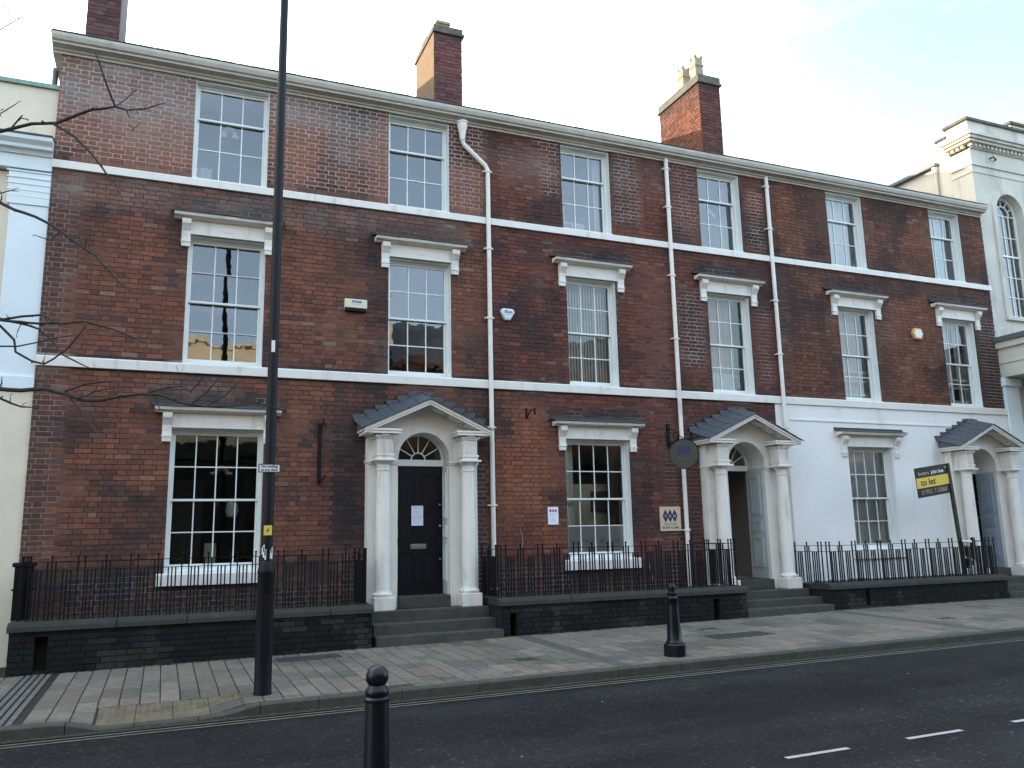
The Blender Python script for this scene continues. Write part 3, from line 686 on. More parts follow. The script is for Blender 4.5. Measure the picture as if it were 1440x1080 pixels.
# ------------------------------------------------------------------ windows
def pane_mesh(x0, x1, z0, z1, y, tx=0, tz=0):
    dy = tx*(z1-z0)/2; dx = tz*(x1-x0)/2
    return MB().add([(x0, y+dy-dx, z0), (x1, y+dy+dx, z0), (x1, y-dy+dx, z1), (x0, y-dy-dx, z1)], [(0,1,2,3)])
def window(H, x0, x1, z0, z1, cols, rtop, rbot, kind, tilt=(0, 0), seed=0):
    rn = random.Random(seed); yF = D+.155; fw = .045; 
    fr = MB()
    fr.box(x0, x0+fw, yF, yF+.13, z0, z1); fr.box(x1-fw, x1, yF, yF+.13, z0, z1)
    fr.box(x0+fw, x1-fw, yF, yF+.13, z1-.05, z1); fr.prism([(yF-.02, z0), (yF+.13, z0), (yF+.13, z0+.055), (yF-.0, z0+.045)], 'x', x0+fw, x1-fw)
    W = fr.build('window', 'white_gloss', H, bevel=.004)
    # painted reveals and board sill
    rv = MB(); t = .012
    rv.box(x0, x0+t, D+.022, yF-.001, z0, z1); rv.box(x1-t, x1, D+.022, yF-.001, z0, z1); rv.box(x0+t, x1-t, D+.03, yF-.001, z1-t, z1)
    rv.prism([(D-.03, z0-.002), (yF, z0-.002), (yF, z0+.03), (D-.03, z0+.012)], 'x', x0+t, x1-t)
    rv.build('reveal', 'white_gloss', W)
    X0, X1, Z0, Z1 = x0+fw, x1-fw, z0+.05, z1-.05
    rows = rtop+rbot; sr = .045; zm = Z0+(Z1-Z0)*rbot/rows
    def sash(za, zb, y, nr, top, br):
        s_ = MB(); sw = .032; bot = .075 if not top else .035; tp = .04 if top else .035
        s_.box(X0, X0+sw, y, y+.04, za, zb); s_.box(X1-sw, X1, y, y+.04, za, zb)
        s_.box(X0+sw, X1-sw, y, y+.04, zb-tp, zb); s_.box(X0+sw, X1-sw, y, y+.04, za, za+bot)
        s_.build('sash', 'white_gloss', W, bevel=.003)
        gx0, gx1, gz0, gz1 = X0+sw, X1-sw, za+bot, zb-tp
        gb = MB(); bw = .009
        for i in range(1, cols):
            cx = gx0+(gx1-gx0)*i/cols; gb.box(cx-bw, cx+bw, y+.004, y+.034, gz0, gz1)
        for k in range(1, nr):
            cz = gz0+(gz1-gz0)*k/nr
            for i in range(cols):
                a = gx0+(gx1-gx0)*i/cols+(bw if i else 0); c = gx0+(gx1-gx0)*(i+1)/cols-(bw if i < cols-1 else 0)
                gb.box(a, c, y+.006, y+.032, cz-bw, cz+bw)
        gb.build('glazing_bars', 'white_gloss', W)
        for i in range(cols):
            for k in range(nr):
                a = gx0+(gx1-gx0)*i/cols; c = gx0+(gx1-gx0)*(i+1)/cols; e = gz0+(gz1-gz0)*k/nr; f_ = gz0+(gz1-gz0)*(k+1)/nr
                pane_mesh(a, c, e, f_, y+.018, tilt[0]+rn.uniform(-.004, .004), tilt[1]+rn.uniform(-.004, .004)).build('pane', 'glass' if kind in ('arch', 'reflect', 'office', 'clear', 'net', 'blank') else 'glass_clear', W)
    sash(zm-.02, Z1, yF+.03, rtop, True, 0); sash(Z0, zm+.02, yF+.075, rbot, False, 0)
    # room behind
    yr = yF+.30; rm = MB(); a, c = x0-.5, x1+.5; e, f_ = z0-.6, z1+.25; dp = 3.2
    y2 = yr+dp
    rm.quad((a, y2, e), (c, y2, e), (c, y2, f_), (a, y2, f_)); rm.quad((a, yr, e), (a, y2, e), (a, y2, f_), (a, yr, f_)); rm.quad((c, yr, e), (c, yr, f_), (c, y2, f_), (c, y2, e))
    rm.quad((a, yr, f_), (a, y2, f_), (c, y2, f_), (c, yr, f_)); rm.quad((a, yr, e), (c, yr, e), (c, y2, e), (a, y2, e))
    rm.build('room', 'room_dark' if kind in ('dark', 'blank') else 'room_wall', W)
    def drape(xa, xb, za, zb, m, amp=.03, y=yr-.1, fold=.1, gather=1.0):
        n = max(8, int((xb-xa)/.016)); vs = []; ph = rn.uniform(0, 6)
        for zz in (za, (za+zb)/2, zb):
            for i in range(n+1):
                u = i/n; xx = xa+(xb-xa)*u
                yy = y+amp*math.sin(ph+2*math.pi*xx/fold+.8*math.sin(xx*9+ph))+amp*.4*math.sin(xx*31+zz*1.3)
                vs.append((xx, yy, zz))
        fs = [(r_*(n+1)+i, r_*(n+1)+i+1, (r_+1)*(n+1)+i+1, (r_+1)*(n+1)+i) for r_ in range(2) for i in range(n)]
        MB().add(vs, fs, None, True).build('curtain', m, W)
    yr0 = yF+.22
    if kind == 'vertical':      # vertical louvre blind
        n = 16; b_ = MB()
        for i in range(n):
            xx = x0+.05+(x1-x0-.1)*(i+.5)/n; b_.add([(xx-.030, yr0+.0, z0+.05), (xx+.020, yr0+.014, z0+.05), (xx+.020, yr0+.014, z1-.06), (xx-.030, yr0+.0, z1-.06)], [(0,1,2,3)])
        b_.build('vertical_blind', 'slat_blind', W)
        MB().box(x0, x1, yr0-.03, yr0+.04, z1-.06, z1-.02).build('blind_rail', 'white_paint', W)
    if kind == 'cream':
        drape(x0, x0+.82*(x1-x0), z0+.5, z1, 'pink_curtain', y=yr0+.05); drape(x0, x0+.8*(x1-x0), z0, z0+.52, 'grey_blind', y=yr0+.02, amp=.015)
        MB().box(x0, x1, yr0+.2, yr0+.26, z0+.48, z0+.55).build('rail', 'white_paint', W)
    if kind == 'drapes':
        drape(x0, x0+.70*(x1-x0), z0+.1, z1, 'pink_curtain', y=yr0+.05, fold=.14); drape(x0+.70*(x1-x0), x1, z0+.1, z1, 'beige_curtain', y=yr0+.12, fold=.3)
        for zz in (.18, .50, .72):
            MB().box(x0, x1, yr0-.02, yr0+.03, z0+zz, z0+zz+.055).build('rail', 'white_paint', W)
    if kind == 'drapes2':
        drape(x0, x0+.62*(x1-x0), z0+.1, z1, 'net_curtain', y=yr0+.05, fold=.14); drape(x0+.8*(x1-x0), x1, z0+.1, z1, 'beige_curtain', y=yr0+.10, fold=.2)
        for zz in (.16, .50, .70):
            MB().box(x0, x1, yr0-.02, yr0+.03, z0+zz, z0+zz+.055).build('rail', 'white_paint', W)
    if kind == 'net':
        drape(x0, x0+.78*(x1-x0), z0, z1, 'net_curtain', y=yr0+.05, fold=.16, amp=.02); drape(x0+.8*(x1-x0), x1, z0, z1, 'grey_blind', y=yr0+.12, fold=.16)
    if kind == 'blind':
        n = 70; b_ = MB()
        for i in range(n):
            zz = z0+(z1-z0)*(i+.5)/n; b_.add([(x0, yr0-.02, zz-.016), (x1, yr0-.02, zz-.016), (x1, yr0-.008, zz+.019), (x0, yr0-.008, zz+.019)], [(0,1,2,3)])
        b_.build('venetian_blind', 'grey_blind', W)
    if kind == 'office':
        drape(x0+.86*(x1-x0), x1, z0, z1, 'net_curtain', y=yr0+.08, fold=.12)
        MB().box(x0-.2, x1-.32, yr0+1.1, yr0+1.15, z0+.2, z0+1.15).build('pale_board', 'net_curtain', W)
        MB().box(x0+.02, x1-.3, yr0+.25, yr0+.3, z0+.0, z0+.42).build('cabinet', 'grey_blind', W)
        b_ = MB(); b_.lathe([(.02, -.14), (.13, -.12), (.17, 0), (.12, .12), (.02, .15)], x0+.30, yr0+.14, z0+.17, 16); b_.build('blue_chair_back', 'blue_plastic', W)
    if kind == 'clear':
        drape(x0+.84*(x1-x0), x1, z0, z1, 'beige_curtain', y=yr0+.1, fold=.13)
        cx = (x0+x1)/2; b_ = MB(); b_.hexa([(cx-.16, yr0, z0+1.12), (cx-.10, yr0, z0+1.16), (cx-.10, yr0+.02, z0+1.16), (cx-.16, yr0+.02, z0+1.12), (cx-.16+.0, yr0, z0+1.14), (cx-.12, yr0, z0+1.19), (cx-.12, yr0+.02, z0+1.19), (cx-.16, yr0+.02, z0+1.14)])
        b_ = MB(); b_.add([(cx-.17, yr0, z0+1.13), (cx+.12, yr0, z0+.88), (cx+.16, yr0, z0+.94), (cx-.13, yr0, z0+1.20)], [(0,1,2,3)]); b_.build('paper_strip', 'paper', W)
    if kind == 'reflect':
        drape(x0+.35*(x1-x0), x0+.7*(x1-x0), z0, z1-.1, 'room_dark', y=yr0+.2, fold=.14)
    if kind == 'arch':        # pale arched ornament standing on the meeting rail
        cx = (x0+x1)/2-.02; cz = z0+1.06; b_ = MB(); n = 12; pts = []
        for i in range(n+1): t = math.pi*i/n; pts.append((cx+.13*math.cos(t), cz+.15*math.sin(t)))
        for i in range(n+1): t = math.pi*(1-i/n); pts.append((cx+.055*math.cos(t), cz+.07*math.sin(t)))
        b_.prism(pts, 'y', yr0, yr0+.05); b_.box(cx-.16, cx-.04, yr0, yr0+.05, cz-.05, cz); b_.box(cx+.04, cx+.16, yr0, yr0+.05, cz-.05, cz)
        b_.build('arched_ornament', 'net_curtain', W)
        drape(x0, x0+.33, z0, z0+.4, 'net_curtain', y=yr0+.05)
    if kind == 'dark':        # rainbow picture, lamp, jars on the inner sill
        cx, cz = x0+.79, z0+1.55
        for r_, mm_ in ((.13, 'red_a'), (.108, 'yel_a'), (.086, 'grn_a'), (.064, 'blu_a')):
            b_ = MB(); n = 14; pts = [(cx+r_*math.cos(math.pi*i/n), cz+r_*math.sin(math.pi*i/n)) for i in range(n+1)]+[(cx+(r_-.02)*math.cos(math.pi*(1-i/n)), cz+(r_-.02)*math.sin(math.pi*(1-i/n))) for i in range(n+1)]
            b_.prism(pts, 'y', yF+.12, yF+.124); b_.build('rainbow_band', mm_, W)
        b_ = MB(); b_.lathe([(.001, -.02), (.05, -.015), (.06, 0), (.04, .02), (.001, .025)], cx-.12, yF+.125, cz, 10); b_.lathe([(.001, -.02), (.05, -.015), (.06, 0), (.04, .02), (.001, .025)], cx+.12, yF+.125, cz, 10); b_.build('cloud', 'sign_white', W)
        b_ = MB(); b_.lathe([(.001, 0), (.08, .01), (.11, .12), (.08, .24), (.03, .3)], x0+1.02, yr0+.5, z0+.86, 14); b_.build('lamp_shade', 'net_curtain', W)
        b_ = MB(); b_.box(x0+.06, x0+.30, yr0+.3, yr0+.34, z0+.10, z0+.42); b_.build('framed_print', 'step_stone', W)
        b_ = MB(); b_.box(x0+.60, x0+.78, yr0+.3, yr0+.34, z0+.04, z0+.44); b_.build('card', 'beige_curtain', W)
        MB().box(x0+.02, x0+.62, yr0+2.2, yr0+2.3, z0-.2, z0+1.6).build('pale_door', 'manhole', W)
        MB().box(x0-.3, x1+.3, yr0+.2, yr0+.6, z0-.1, z0+.02).build('inner_sill', 'wood_dark', W)
    if kind == 'ground2':
        drape(x0+.02, x0+.34, z0+.5, z1, 'net_curtain', y=yr0+.06, fold=.15, amp=.045); drape(x0+1.18, x1, z0+.5, z1, 'wood_dark', y=yr0+.08, fold=.12)
        MB().box(x0, x1, yr0+.50, yr0+.55, z0+.3, z0+1.45).build('near_bright_panel', 'inner_buff', W)  # pale panel added close behind the glass so the room looks lit
        MB().box(x0+.95, x0+1.35, yr0+.44, yr0+.48, z0+.9, z0+1.3).build('picture', 'wood_dark', W)
        zs_ = Z0+.075+(zm+.02-.035-Z0-.075)/2
        b_ = MB(); b_.box(X0+.03, X1-.03, yF+.098, yF+.100, Z0+.07, zs_-.01); b_.build('frosted_film', 'frosted', W)
        for i, t_ in enumerate(('CONVEYANCING', 'IMMIGRATION\nLAW', 'LEGAL\nDISPUTES', 'WILLS &\nPROBATE')):
            cxp = X0+.032+(X1-X0-.064)*(i+.5)/4; put_text(t_, .040, 'ink_blue', W, (cxp, yF+.096, Z0+.27), ext=.0005, sx=.95)
    return W
for i, (a, c) in enumerate(TOPW):
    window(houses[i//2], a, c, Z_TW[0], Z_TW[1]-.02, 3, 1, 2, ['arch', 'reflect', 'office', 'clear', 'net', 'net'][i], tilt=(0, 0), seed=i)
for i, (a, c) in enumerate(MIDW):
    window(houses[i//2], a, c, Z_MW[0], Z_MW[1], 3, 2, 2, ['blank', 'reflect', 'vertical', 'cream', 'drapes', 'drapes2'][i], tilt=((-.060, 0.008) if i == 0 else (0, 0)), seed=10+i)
for k, kd in ((0, 'dark'), (2, 'ground2'), (4, 'blind')):
    a, c = GRW[k]; window(houses[k//2], a, c, Z_GW[0], Z_GW[1], 4, 2, 2, kd, seed=20+k)

# window hoods with consoles and slates; sills
def hood(H, x0, x1, zt, big):
    cx = (x0+x1)/2; hw = .955 if big else .85; co = .765 if big else .655; lip = .0
    fh = .235 if big else .24
    b_ = MB(); b_.box(cx-co+.07, cx+co-.07, D-.035, D+.02, zt-.0, zt+fh)
    Hd_ = b_.build('window_hood', 'white_paint', H, bevel=.004)
    # oval boss in the middle of the frieze
    pts = [(cx+.09*math.cos(t*math.pi/8), zt+fh/2+.045*math.sin(t*math.pi/8)) for t in range(16)]
    MB().prism(pts, 'y', D-.043, D-.034).build('oval_boss', 'white_paint', Hd_)
    pr = [(D+.0, zt+fh), (D-.08, zt+fh), (D-.095, zt+fh+.02), (D-.185, zt+fh+.03), (D-.195, zt+fh+.055), (D-.20, zt+fh+.075), (D+.0, zt+fh+.085)]
    MB().prism(pr, 'x', cx-hw, cx+hw).build('hood_cornice', 'white_paint', Hd_)
    for s_ in (-1, 1):
        xa = cx+s_*co-.07; zc = zt+fh
        side = [(D, zc-.46), (D-.045, zc-.46), (D-.05, zc-.36), (D-.045, zc-.30), (D-.055, zc-.20), (D-.10, zc-.13), (D-.135, zc-.09), (D-.14, zc-.04), (D-.12, zc), (D, zc)]
        MB().prism(side, 'x', xa, xa+.14).build('console', 'white_paint', Hd_, bevel=.004)
        MB().box(xa-.01, xa+.15, D-.06, D, zc-.385, zc-.365).build('console_band', 'white_paint', Hd_)
    # slate covering
    n = int(2*hw/.22); 
    for i in range(n):
        xa = cx-hw-.03+(2*hw+.06)*i/n; xb = cx-hw-.03+(2*hw+.06)*(i+1)/n-.006; dz = random.uniform(-.004, .006)
        v = [(xa, D-.225, zt+fh+.079+dz), (xb, D-.225, zt+fh+.079+dz), (xb, D+.005, zt+fh+.135), (xa, D+.005, zt+fh+.135)]
        MB().hexa(v+[(p[0], p[1], p[2]+.011) for p in v]).build('slate', 'slate', Hd_)
    MB().prism([(D-.06, zt+fh+.125), (D+.005, zt+fh+.14), (D+.005, zt+fh+.19), (D-.012, zt+fh+.185)], 'x', cx-hw-.05, cx+hw+.05).build('mortar_fillet', 'coping', Hd_)
for i, (a, c) in enumerate(MIDW): hood(houses[i//2], a, c, Z_MW[1], False)
for k, (a, c) in GRW.items(): hood(houses[k//2], a, c, Z_GW[1], True)
for k, (a, c) in GRW.items():
    m_ = 'white_paint'
    MB().prism([(D-.075, Z_GW[0]-.19), (D+.02, Z_GW[0]-.19), (D+.02, Z_GW[0]+.0), (D-.03, Z_GW[0]+.0), (D-.08, Z_GW[0]-.02)], 'x', a-.10, c+.12).build('window_sill', m_, houses[k//2], bevel=.006)

# ------------------------------------------------------------------ door porticos
def arch_pts(cx, r, zs, n=20): return [(cx-r*math.cos(math.pi*i/n), zs+r*math.sin(math.pi*i/n)) for i in range(n+1)]
def portico(H, cx, kind):
    zs, r = 1.345, .46; yP = 13.80; zb = -1.14; yD = {1: 14.16, 3: 14.36, 5: 14.36}[kind]; top = 1.85
    b_ = MB(); hw = .975
    A = arch_pts(cx, r, zs)
    # panel front with arched hole: left & right jamb strips then fan above the arch
    b_.quad((cx-hw, yP, zb), (cx-r, yP, zb), (cx-r, yP, zs), (cx-hw, yP, zs)); b_.quad((cx+r, yP, zb), (cx+hw, yP, zb), (cx+hw, yP, zs), (cx+r, yP, zs))
    def outer(p):   # project arch point outwards to the panel outline
        dx = p[0]-cx; dz = p[1]-zs
        t = 1e9
        if abs(dx) > 1e-6: t = min(t, hw/abs(dx))
        if dz > 1e-6: t = min(t, (top-zs)/dz)
        return (cx+dx*t, zs+dz*t)
    for i in range(len(A)-1):
        p, q = A[i], A[i+1]; P1, Q1 = outer(p), outer(q)
        b_.quad((p[0], yP, p[1]), (q[0], yP, q[1]), (Q1[0], yP, Q1[1]), (P1[0], yP, P1[1]))
    for sx in (-1, 1): b_.quad((cx+sx*hw, yP, zb), (cx+sx*hw, D+.02, zb), (cx+sx*hw, D+.02, top), (cx+sx*hw, yP, top))
    # jambs and arch soffit
    for i in range(len(A)-1):
        p, q = A[i], A[i+1]; b_.quad((p[0], yP, p[1]), (p[0], yD+.05, p[1]), (q[0], yD+.05, q[1]), (q[0], yP, q[1]))
    for sx in (-1, 1): b_.quad((cx+sx*r, yP, zb), (cx+sx*r, yD+.05, zb), (cx+sx*r, yD+.05, zs), (cx+sx*r, yP, zs))
    PT = b_.build('portico', 'white_paint', H)
    # archivolt moulding and impost band
    b_ = MB(); n = 24
    for (ra, rb2, yy) in ((r-.004, r+.022, yP-.022), (r+.022, r+.075, yP-.012)):
        for i in range(n):
            t0, t1 = math.pi*i/n, math.pi*(i+1)/n
            v = [(cx-rr*math.cos(t), y, zs+rr*math.sin(t)) for y in (yy, yP+.002) for (rr, t) in ((ra, t0), (ra, t1), (rb2, t1), (rb2, t0))]
            b_.hexa(v)
    b_.build('archivolt', 'white_paint', PT)
    for sx in (-1, 1):
        b_ = MB(); a, c = sorted((cx+sx*(r-.02), cx+sx*(hw+.02))); b_.box(a, c, yP-.035, yP+.0, zs-.075, zs-.03); b_.box(a+.01, c-.01, yP-.02, yP+.0, zs-.105, zs-.075)
        a, c = sorted((cx+sx*(r-.02), cx+sx*(r+.005))); b_.box(a, c, yP, yD, zs-.075, zs-.03)
        a, c = sorted((cx+sx*(hw-.005), cx+sx*(hw+.02))); b_.box(a, c, yP, D, zs-.075, zs-.03)
        b_.build('impost_band', 'white_paint', PT)
    # columns
    for sx in (-1, 1):
        x = cx+sx*.75; y = 13.64; R0 = .125
        b_ = MB(); b_.box(x-.175, x+.175, y-.175, yP+.001, zb, zb+.215)
        c_ = b_.build('column_plinth', 'white_paint', PT, bevel=.012)
        prof = [(.16, 0), (.172, .015), (.172, .045), (.15, .06), (.14, .075), (R0+.006, .09), (R0, .12), (R0*1.0, .7), (R0*.97, 1.3), (R0*.90, 2.0), (R0*.88, 2.13), (R0*.98, 2.135), (R0*.98, 2.155), (R0*.88, 2.16), (R0*.88, 2.24), (R0*1.02, 2.255), (R0*1.25, 2.29), (R0*1.3, 2.30)]; prof = [(a_, z_*2.2/2.3) for a_, z_ in prof]
        MB().lathe(prof, x, y, zb+.215, 28).build('column', 'white_paint', PT)
        z1 = zb+.215+2.20
        MB().box(x-.185, x+.185, y-.185, yP-.001, z1, z1+.035).build('capital', 'white_paint', PT, bevel=.006)
        # fluted entablature block
        z2 = z1+.035; b_ = MB(); b_.box(x-.135, x+.135, y-.135, yP-.001, z2, z2+.05); b_.box(x-.150, x+.150, y-.15, yP-.001, z2+.05, z2+.085); b_.box(x-.128, x+.128, y-.128, yP-.001, z2+.085, z2+.345)
        for i in range(7): fx = x-.118+i*.0365; b_.box(fx, fx+.018, y-.138, y-.1275, z2+.10, z2+.335)
        for i in range(4): fy = y-.118+i*.0365; b_.box(x-.138 if True else 0, x-.1275, fy, fy+.018, z2+.10, z2+.335)
        b_.build('entablature_block', 'white_paint', PT)
        z3 = z2+.345
        b_ = MB(); b_.box(x-.15, x+.15, y-.15, yP-.001, z3, z3+.025); b_.box(x-.17, x+.17, y-.17, yP-.001, z3+.025, z3+.05)
        oxa, oxb = sorted((cx+sx*(.50), cx+sx*1.09)); b_.box(oxa, oxb, 13.42, D-.001, z3+.07, z3+.115); b_.box(oxa-.015, oxb+.015, 13.405, D-.002, z3+.115, z3+.15)
        for dxm in (-.02, ): b_.box(x-.07, x+.07, 13.46, 13.50, z3+.035, z3+.07)
        b_.build('block_cornice', 'white_paint', PT, bevel=.004)
    zc = zb+.215+2.20+.035+.345+.15      # top of the blocks' cornice
    # open pediment: raking cornices, soffit, tympanum
    ap = zc+.515; ex = 1.12; yf = 13.40
    def rake(sx, t0, t1, y0, y1, name, m):
        # band between heights t0..t1 under the slope line
        return MB().hexa([(cx, y0, ap-t1), (cx+sx*ex, y0, zc-t1+.0), (cx+sx*ex, y1, zc-t1), (cx, y1, ap-t1), (cx, y0, ap-t0), (cx+sx*ex, y0, zc-t0), (cx+sx*ex, y1, zc-t0), (cx, y1, ap-t0)]).build(name, m, PT)
    for sx in (-1, 1):
        rake(sx, -.005, .045, yf-.02, yf+.0, 'raking_cornice', 'white_paint'); rake(sx, .0, .085, yf, yf+.03, 'raking_cornice', 'white_paint')
        rake(sx, .0, .03, yf+.03, D, 'soffit_board', 'white_paint')
        for i in range(3):   # mutule blocks under the slope
            u = .18+i*.27; xm = cx+sx*ex*u; zm_ = ap-(ap-zc)*u-.032; dz_ = (ap-zc)/ex*.09
            MB().hexa([(xm-.09, 13.52, zm_-.05+(sx*dz_)), (xm+.09, 13.52, zm_-.05-(sx*dz_)), (xm+.09, 13.70, zm_-.05-(sx*dz_)), (xm-.09, 13.70, zm_-.05+(sx*dz_)), (xm-.09, 13.52, zm_+(sx*dz_)), (xm+.09, 13.52, zm_-(sx*dz_)), (xm+.09, 13.70, zm_-(sx*dz_)), (xm-.09, 13.70, zm_+(sx*dz_))]).build('mutule', 'white_paint', PT)
    # fill above panel up to the soffit
    b_ = MB(); b_.add([(cx-hw, yP+.001, top-.001), (cx-.0, yP+.001, ap-.02), (cx+hw, yP+.001, top-.001)], [(2,1,0)]) ; b_.build('tympanum', 'white_paint', PT)
    for sx in (-1, 1): MB().hexa([(cx, yP-.03, ap-.09), (cx+sx*hw, yP-.03, ap-.09-(ap-zc)*hw/ex), (cx+sx*hw, yP-.001, ap-.09-(ap-zc)*hw/ex), (cx, yP-.001, ap-.09), (cx, yP-.03, ap-.032), (cx+sx*hw, yP-.03, ap-.032-(ap-zc)*hw/ex), (cx+sx*hw, yP-.001, ap-.032-(ap-zc)*hw/ex), (cx, yP-.001, ap-.032)]).build('bed_mould', 'white_paint', PT)
    # slates on the two slopes, which also rise towards the wall; the rows end in a stepped edge against it
    RW = .20
    def zl(u, y_): return ap-(ap-zc)*u+RW*max(0, (y_-13.36)/(D-13.36))
    for sx in (-1, 1):
        n = 6
        MB().hexa([(cx+sx*ex*u, y_, zz) for (dz_) in (0, 1) for (u, y_) in ((0, 13.42), (1.0, 13.42), (1.0, D), (0, D)) for zz in ((zl(u, y_)+.004 if dz_ else ap-(ap-zc)*u-.002),)]).build('roof_board', 'lead', PT)
        for k in range(n):
            u0, u1 = 1.05-k*(1.05/n), max(1.05-(k+1)*(1.05/n)-.045, 0.0)
            ny = 3; off = (k % 2)*.10
            ys = [13.35, 13.35+.22-off, 13.35+.44-off, D+.0] if True else []
            for j in range(ny):
                ya, yb = ys[j], ys[j+1]-.005
                l0 = .026+random.uniform(-.002, .003); l1 = .016
                v = [(cx+sx*ex*u0, ya, zl(u0, ya)+l0-.012), (cx+sx*ex*u1, ya, zl(u1, ya)+l1-.012), (cx+sx*ex*u1, yb, zl(u1, yb)+l1-.012), (cx+sx*ex*u0, yb, zl(u0, yb)+l0-.012)]
                if sx > 0: v = [v[1], v[0], v[3], v[2]]
                MB().hexa(v+[(p[0], p[1], p[2]+.012) for p in v]).build('slate', 'slate', PT)
            xl, xh = cx+sx*ex*u0, cx+sx*ex*max(u1+.04, 0); za_, zb_2 = zl(u0, D), zl(u1, D)
            MB().prism([(xl-sx*-.05, zb_2+.012), (xl, za_-.0), (xh, zb_2-.01), (xh-sx*.02, zb_2+.022)] if False else [(xl+sx*.045, zb_2+.004), (xl, za_), (xh, zb_2), (xh-sx*.02, zb_2+.024)], 'y', D-.040, D-.012).build('step_flashing', 'slate', PT)
    # fanlight
    yg = yD-.01; R1 = r-.012
    b_ = MB(); n = 20; z0f = zs+.01
    for i in range(n):
        t0, t1 = math.pi*i/n, math.pi*(i+1)/n
        b_.hexa([(cx-rr*math.cos(t), y, z0f+rr*math.sin(t)) for y in (yg-.025, yg+.03) for (rr, t) in ((R1-.028, t0), (R1-.028, t1), (R1+.008, t1), (R1+.008, t0))])
        b_.hexa([(cx-rr*math.cos(t), y, z0f+rr*math.sin(t)) for y in (yg-.012, yg+.012) for (rr, t) in ((.115, t0), (.115, t1), (.135, t1), (.135, t0))])
    for i in range(1, 6):
        t = math.pi*i/6; c0, s0 = -math.cos(t), math.sin(t); nx_, nz_ = -s0*.009, c0*.009
        b_.hexa([(cx+rr*c0+k*nx_, y, z0f+rr*s0+k*nz_) for y in (yg-.01, yg+.01) for (rr, k) in ((.13, -1), (R1-.02, -1), (R1-.02, 1), (.13, 1))])
    FL = b_.build('fanlight', 'white_gloss', H)
    for i in range(6):
        t0, t1 = math.pi*i/6, math.pi*(i+1)/6; ts = [t0+(t1-t0)*k/4 for k in range(5)]
        pts = [(cx-.125*math.cos(t), yg, z0f+.125*math.sin(t)) for t in ts]+[(cx-(R1-.02)*math.cos(t), yg, z0f+(R1-.02)*math.sin(t)) for t in reversed(ts)]
        MB().add(pts, [tuple(range(len(pts)))]).build('pane', 'glass', FL)
    pts = [(cx-.12*math.cos(math.pi*k/10), yg+.002, z0f+.12*math.sin(math.pi*k/10)) for k in range(11)]; MB().add(pts, [tuple(range(11))]).build('pane', 'glass', FL)
    MB().box(cx-r+.001, cx+r-.001, yD-.05, yD+.05, zs-.10, zs+.012).build('transom', 'white_gloss', FL, bevel=.005)
    # panelled jamb linings
    jm = {1: 'white_gloss', 3: 'door_grey', 5: 'door_blue'}[kind]; zd = -.945; zt_ = zs-.105
    for sx in (-1, 1):
        xa, xb = sorted((cx+sx*(r-.016), cx+sx*(r-.002)))
        JB = MB().box(xa, xb, yP+.07, yD-.02, zd, zt_).build('jamb_lining', jm, PT)
        xf = cx+sx*(r-.016); w_ = yD-.02-(yP+.07)
        for (pz0, pz1) in ((zd+.22, zd+.82), (zd+.95, zd+1.15), (zd+1.28, zt_-.12)):
            ya, yb = yP+.07+.2*w_, yD-.02-.2*w_
            x2 = xf-sx*.020; xa2, xb2 = sorted((xf, x2)); t = .026; bb = MB(); xa3, xb3 = sorted((xf, xf-sx*.012)); bb.box(xa3, xb3, ya+.055, yb-.055, pz0+.055, pz1-.055)
            bb.box(xa2, xb2, ya, ya+t, pz0, pz1); bb.box(xa2, xb2, yb-t, yb, pz0, pz1); bb.box(xa2, xb2, ya+t, yb-t, pz0, pz0+t); bb.box(xa2, xb2, ya+t, yb-t, pz1-t, pz1)
            bb.build('panel_moulding', jm, PT)
    # door
    dw = r-.02
    if kind in (1, 5):
        b_ = MB(); b_.box(cx-dw, cx+dw, yD-.01, yD+.04, zd+.005, zt_+.004)
        Dr = b_.build('front_door', 'door_black', H, label='black six panelled front door' if kind == 1 else None)
        for (pz0, pz1) in ((zd+.18, zd+.72), (zd+.86, zd+.98) if False else (zd+.88, zd+1.22), (zd+1.38, zt_-.13)):
            for sx in (-1, 1):
                xa, xb = sorted((cx+sx*.055, cx+sx*(dw-.07))); t = .022; bb = MB(); ym = yD-.022
                bb.box(xa, xb, ym, yD-.009, pz1-t, pz1); bb.box(xa, xb, ym, yD-.009, pz0, pz0+t); bb.box(xa, xa+t, ym, yD-.009, pz0+t, pz1-t); bb.box(xb-t, xb, ym, yD-.009, pz0+t, pz1-t)
                bb.box(xa+.05, xb-.05, yD-.018, yD-.009, pz0+.05, pz1-.05)
                bb.build('door_panel', 'door_black', Dr)
        bb = MB(); t = .014; zl = zd+.76; bb.box(cx-.14, cx+.14, yD-.03, yD-.01, zl, zl+.085); bb.box(cx-.11, cx+.11, yD-.036, yD-.03, zl+.018, zl+.067); bb.build('letter_plate', 'brass', Dr, bevel=.003)
        for zz, rr in ((zd+.58, .018), (zd+1.15, .02), (zd+1.52, .015)):
            MB().lathe([(.001, 0), (rr*.6, .004), (rr, .012), (rr*.8, .024), (.001, .028)], 0, 0, 0, 12)
            o = MB().lathe([(rr*.5, 0), (rr*.6, .006), (rr, .014), (rr*.85, .028), (.002, .032)], 0, 0, 0, 12).build('door_knob', 'steel', Dr, loc=(cx+dw-.05, yD-.012, zz)); o.rotation_euler = (R(90), 0, 0)
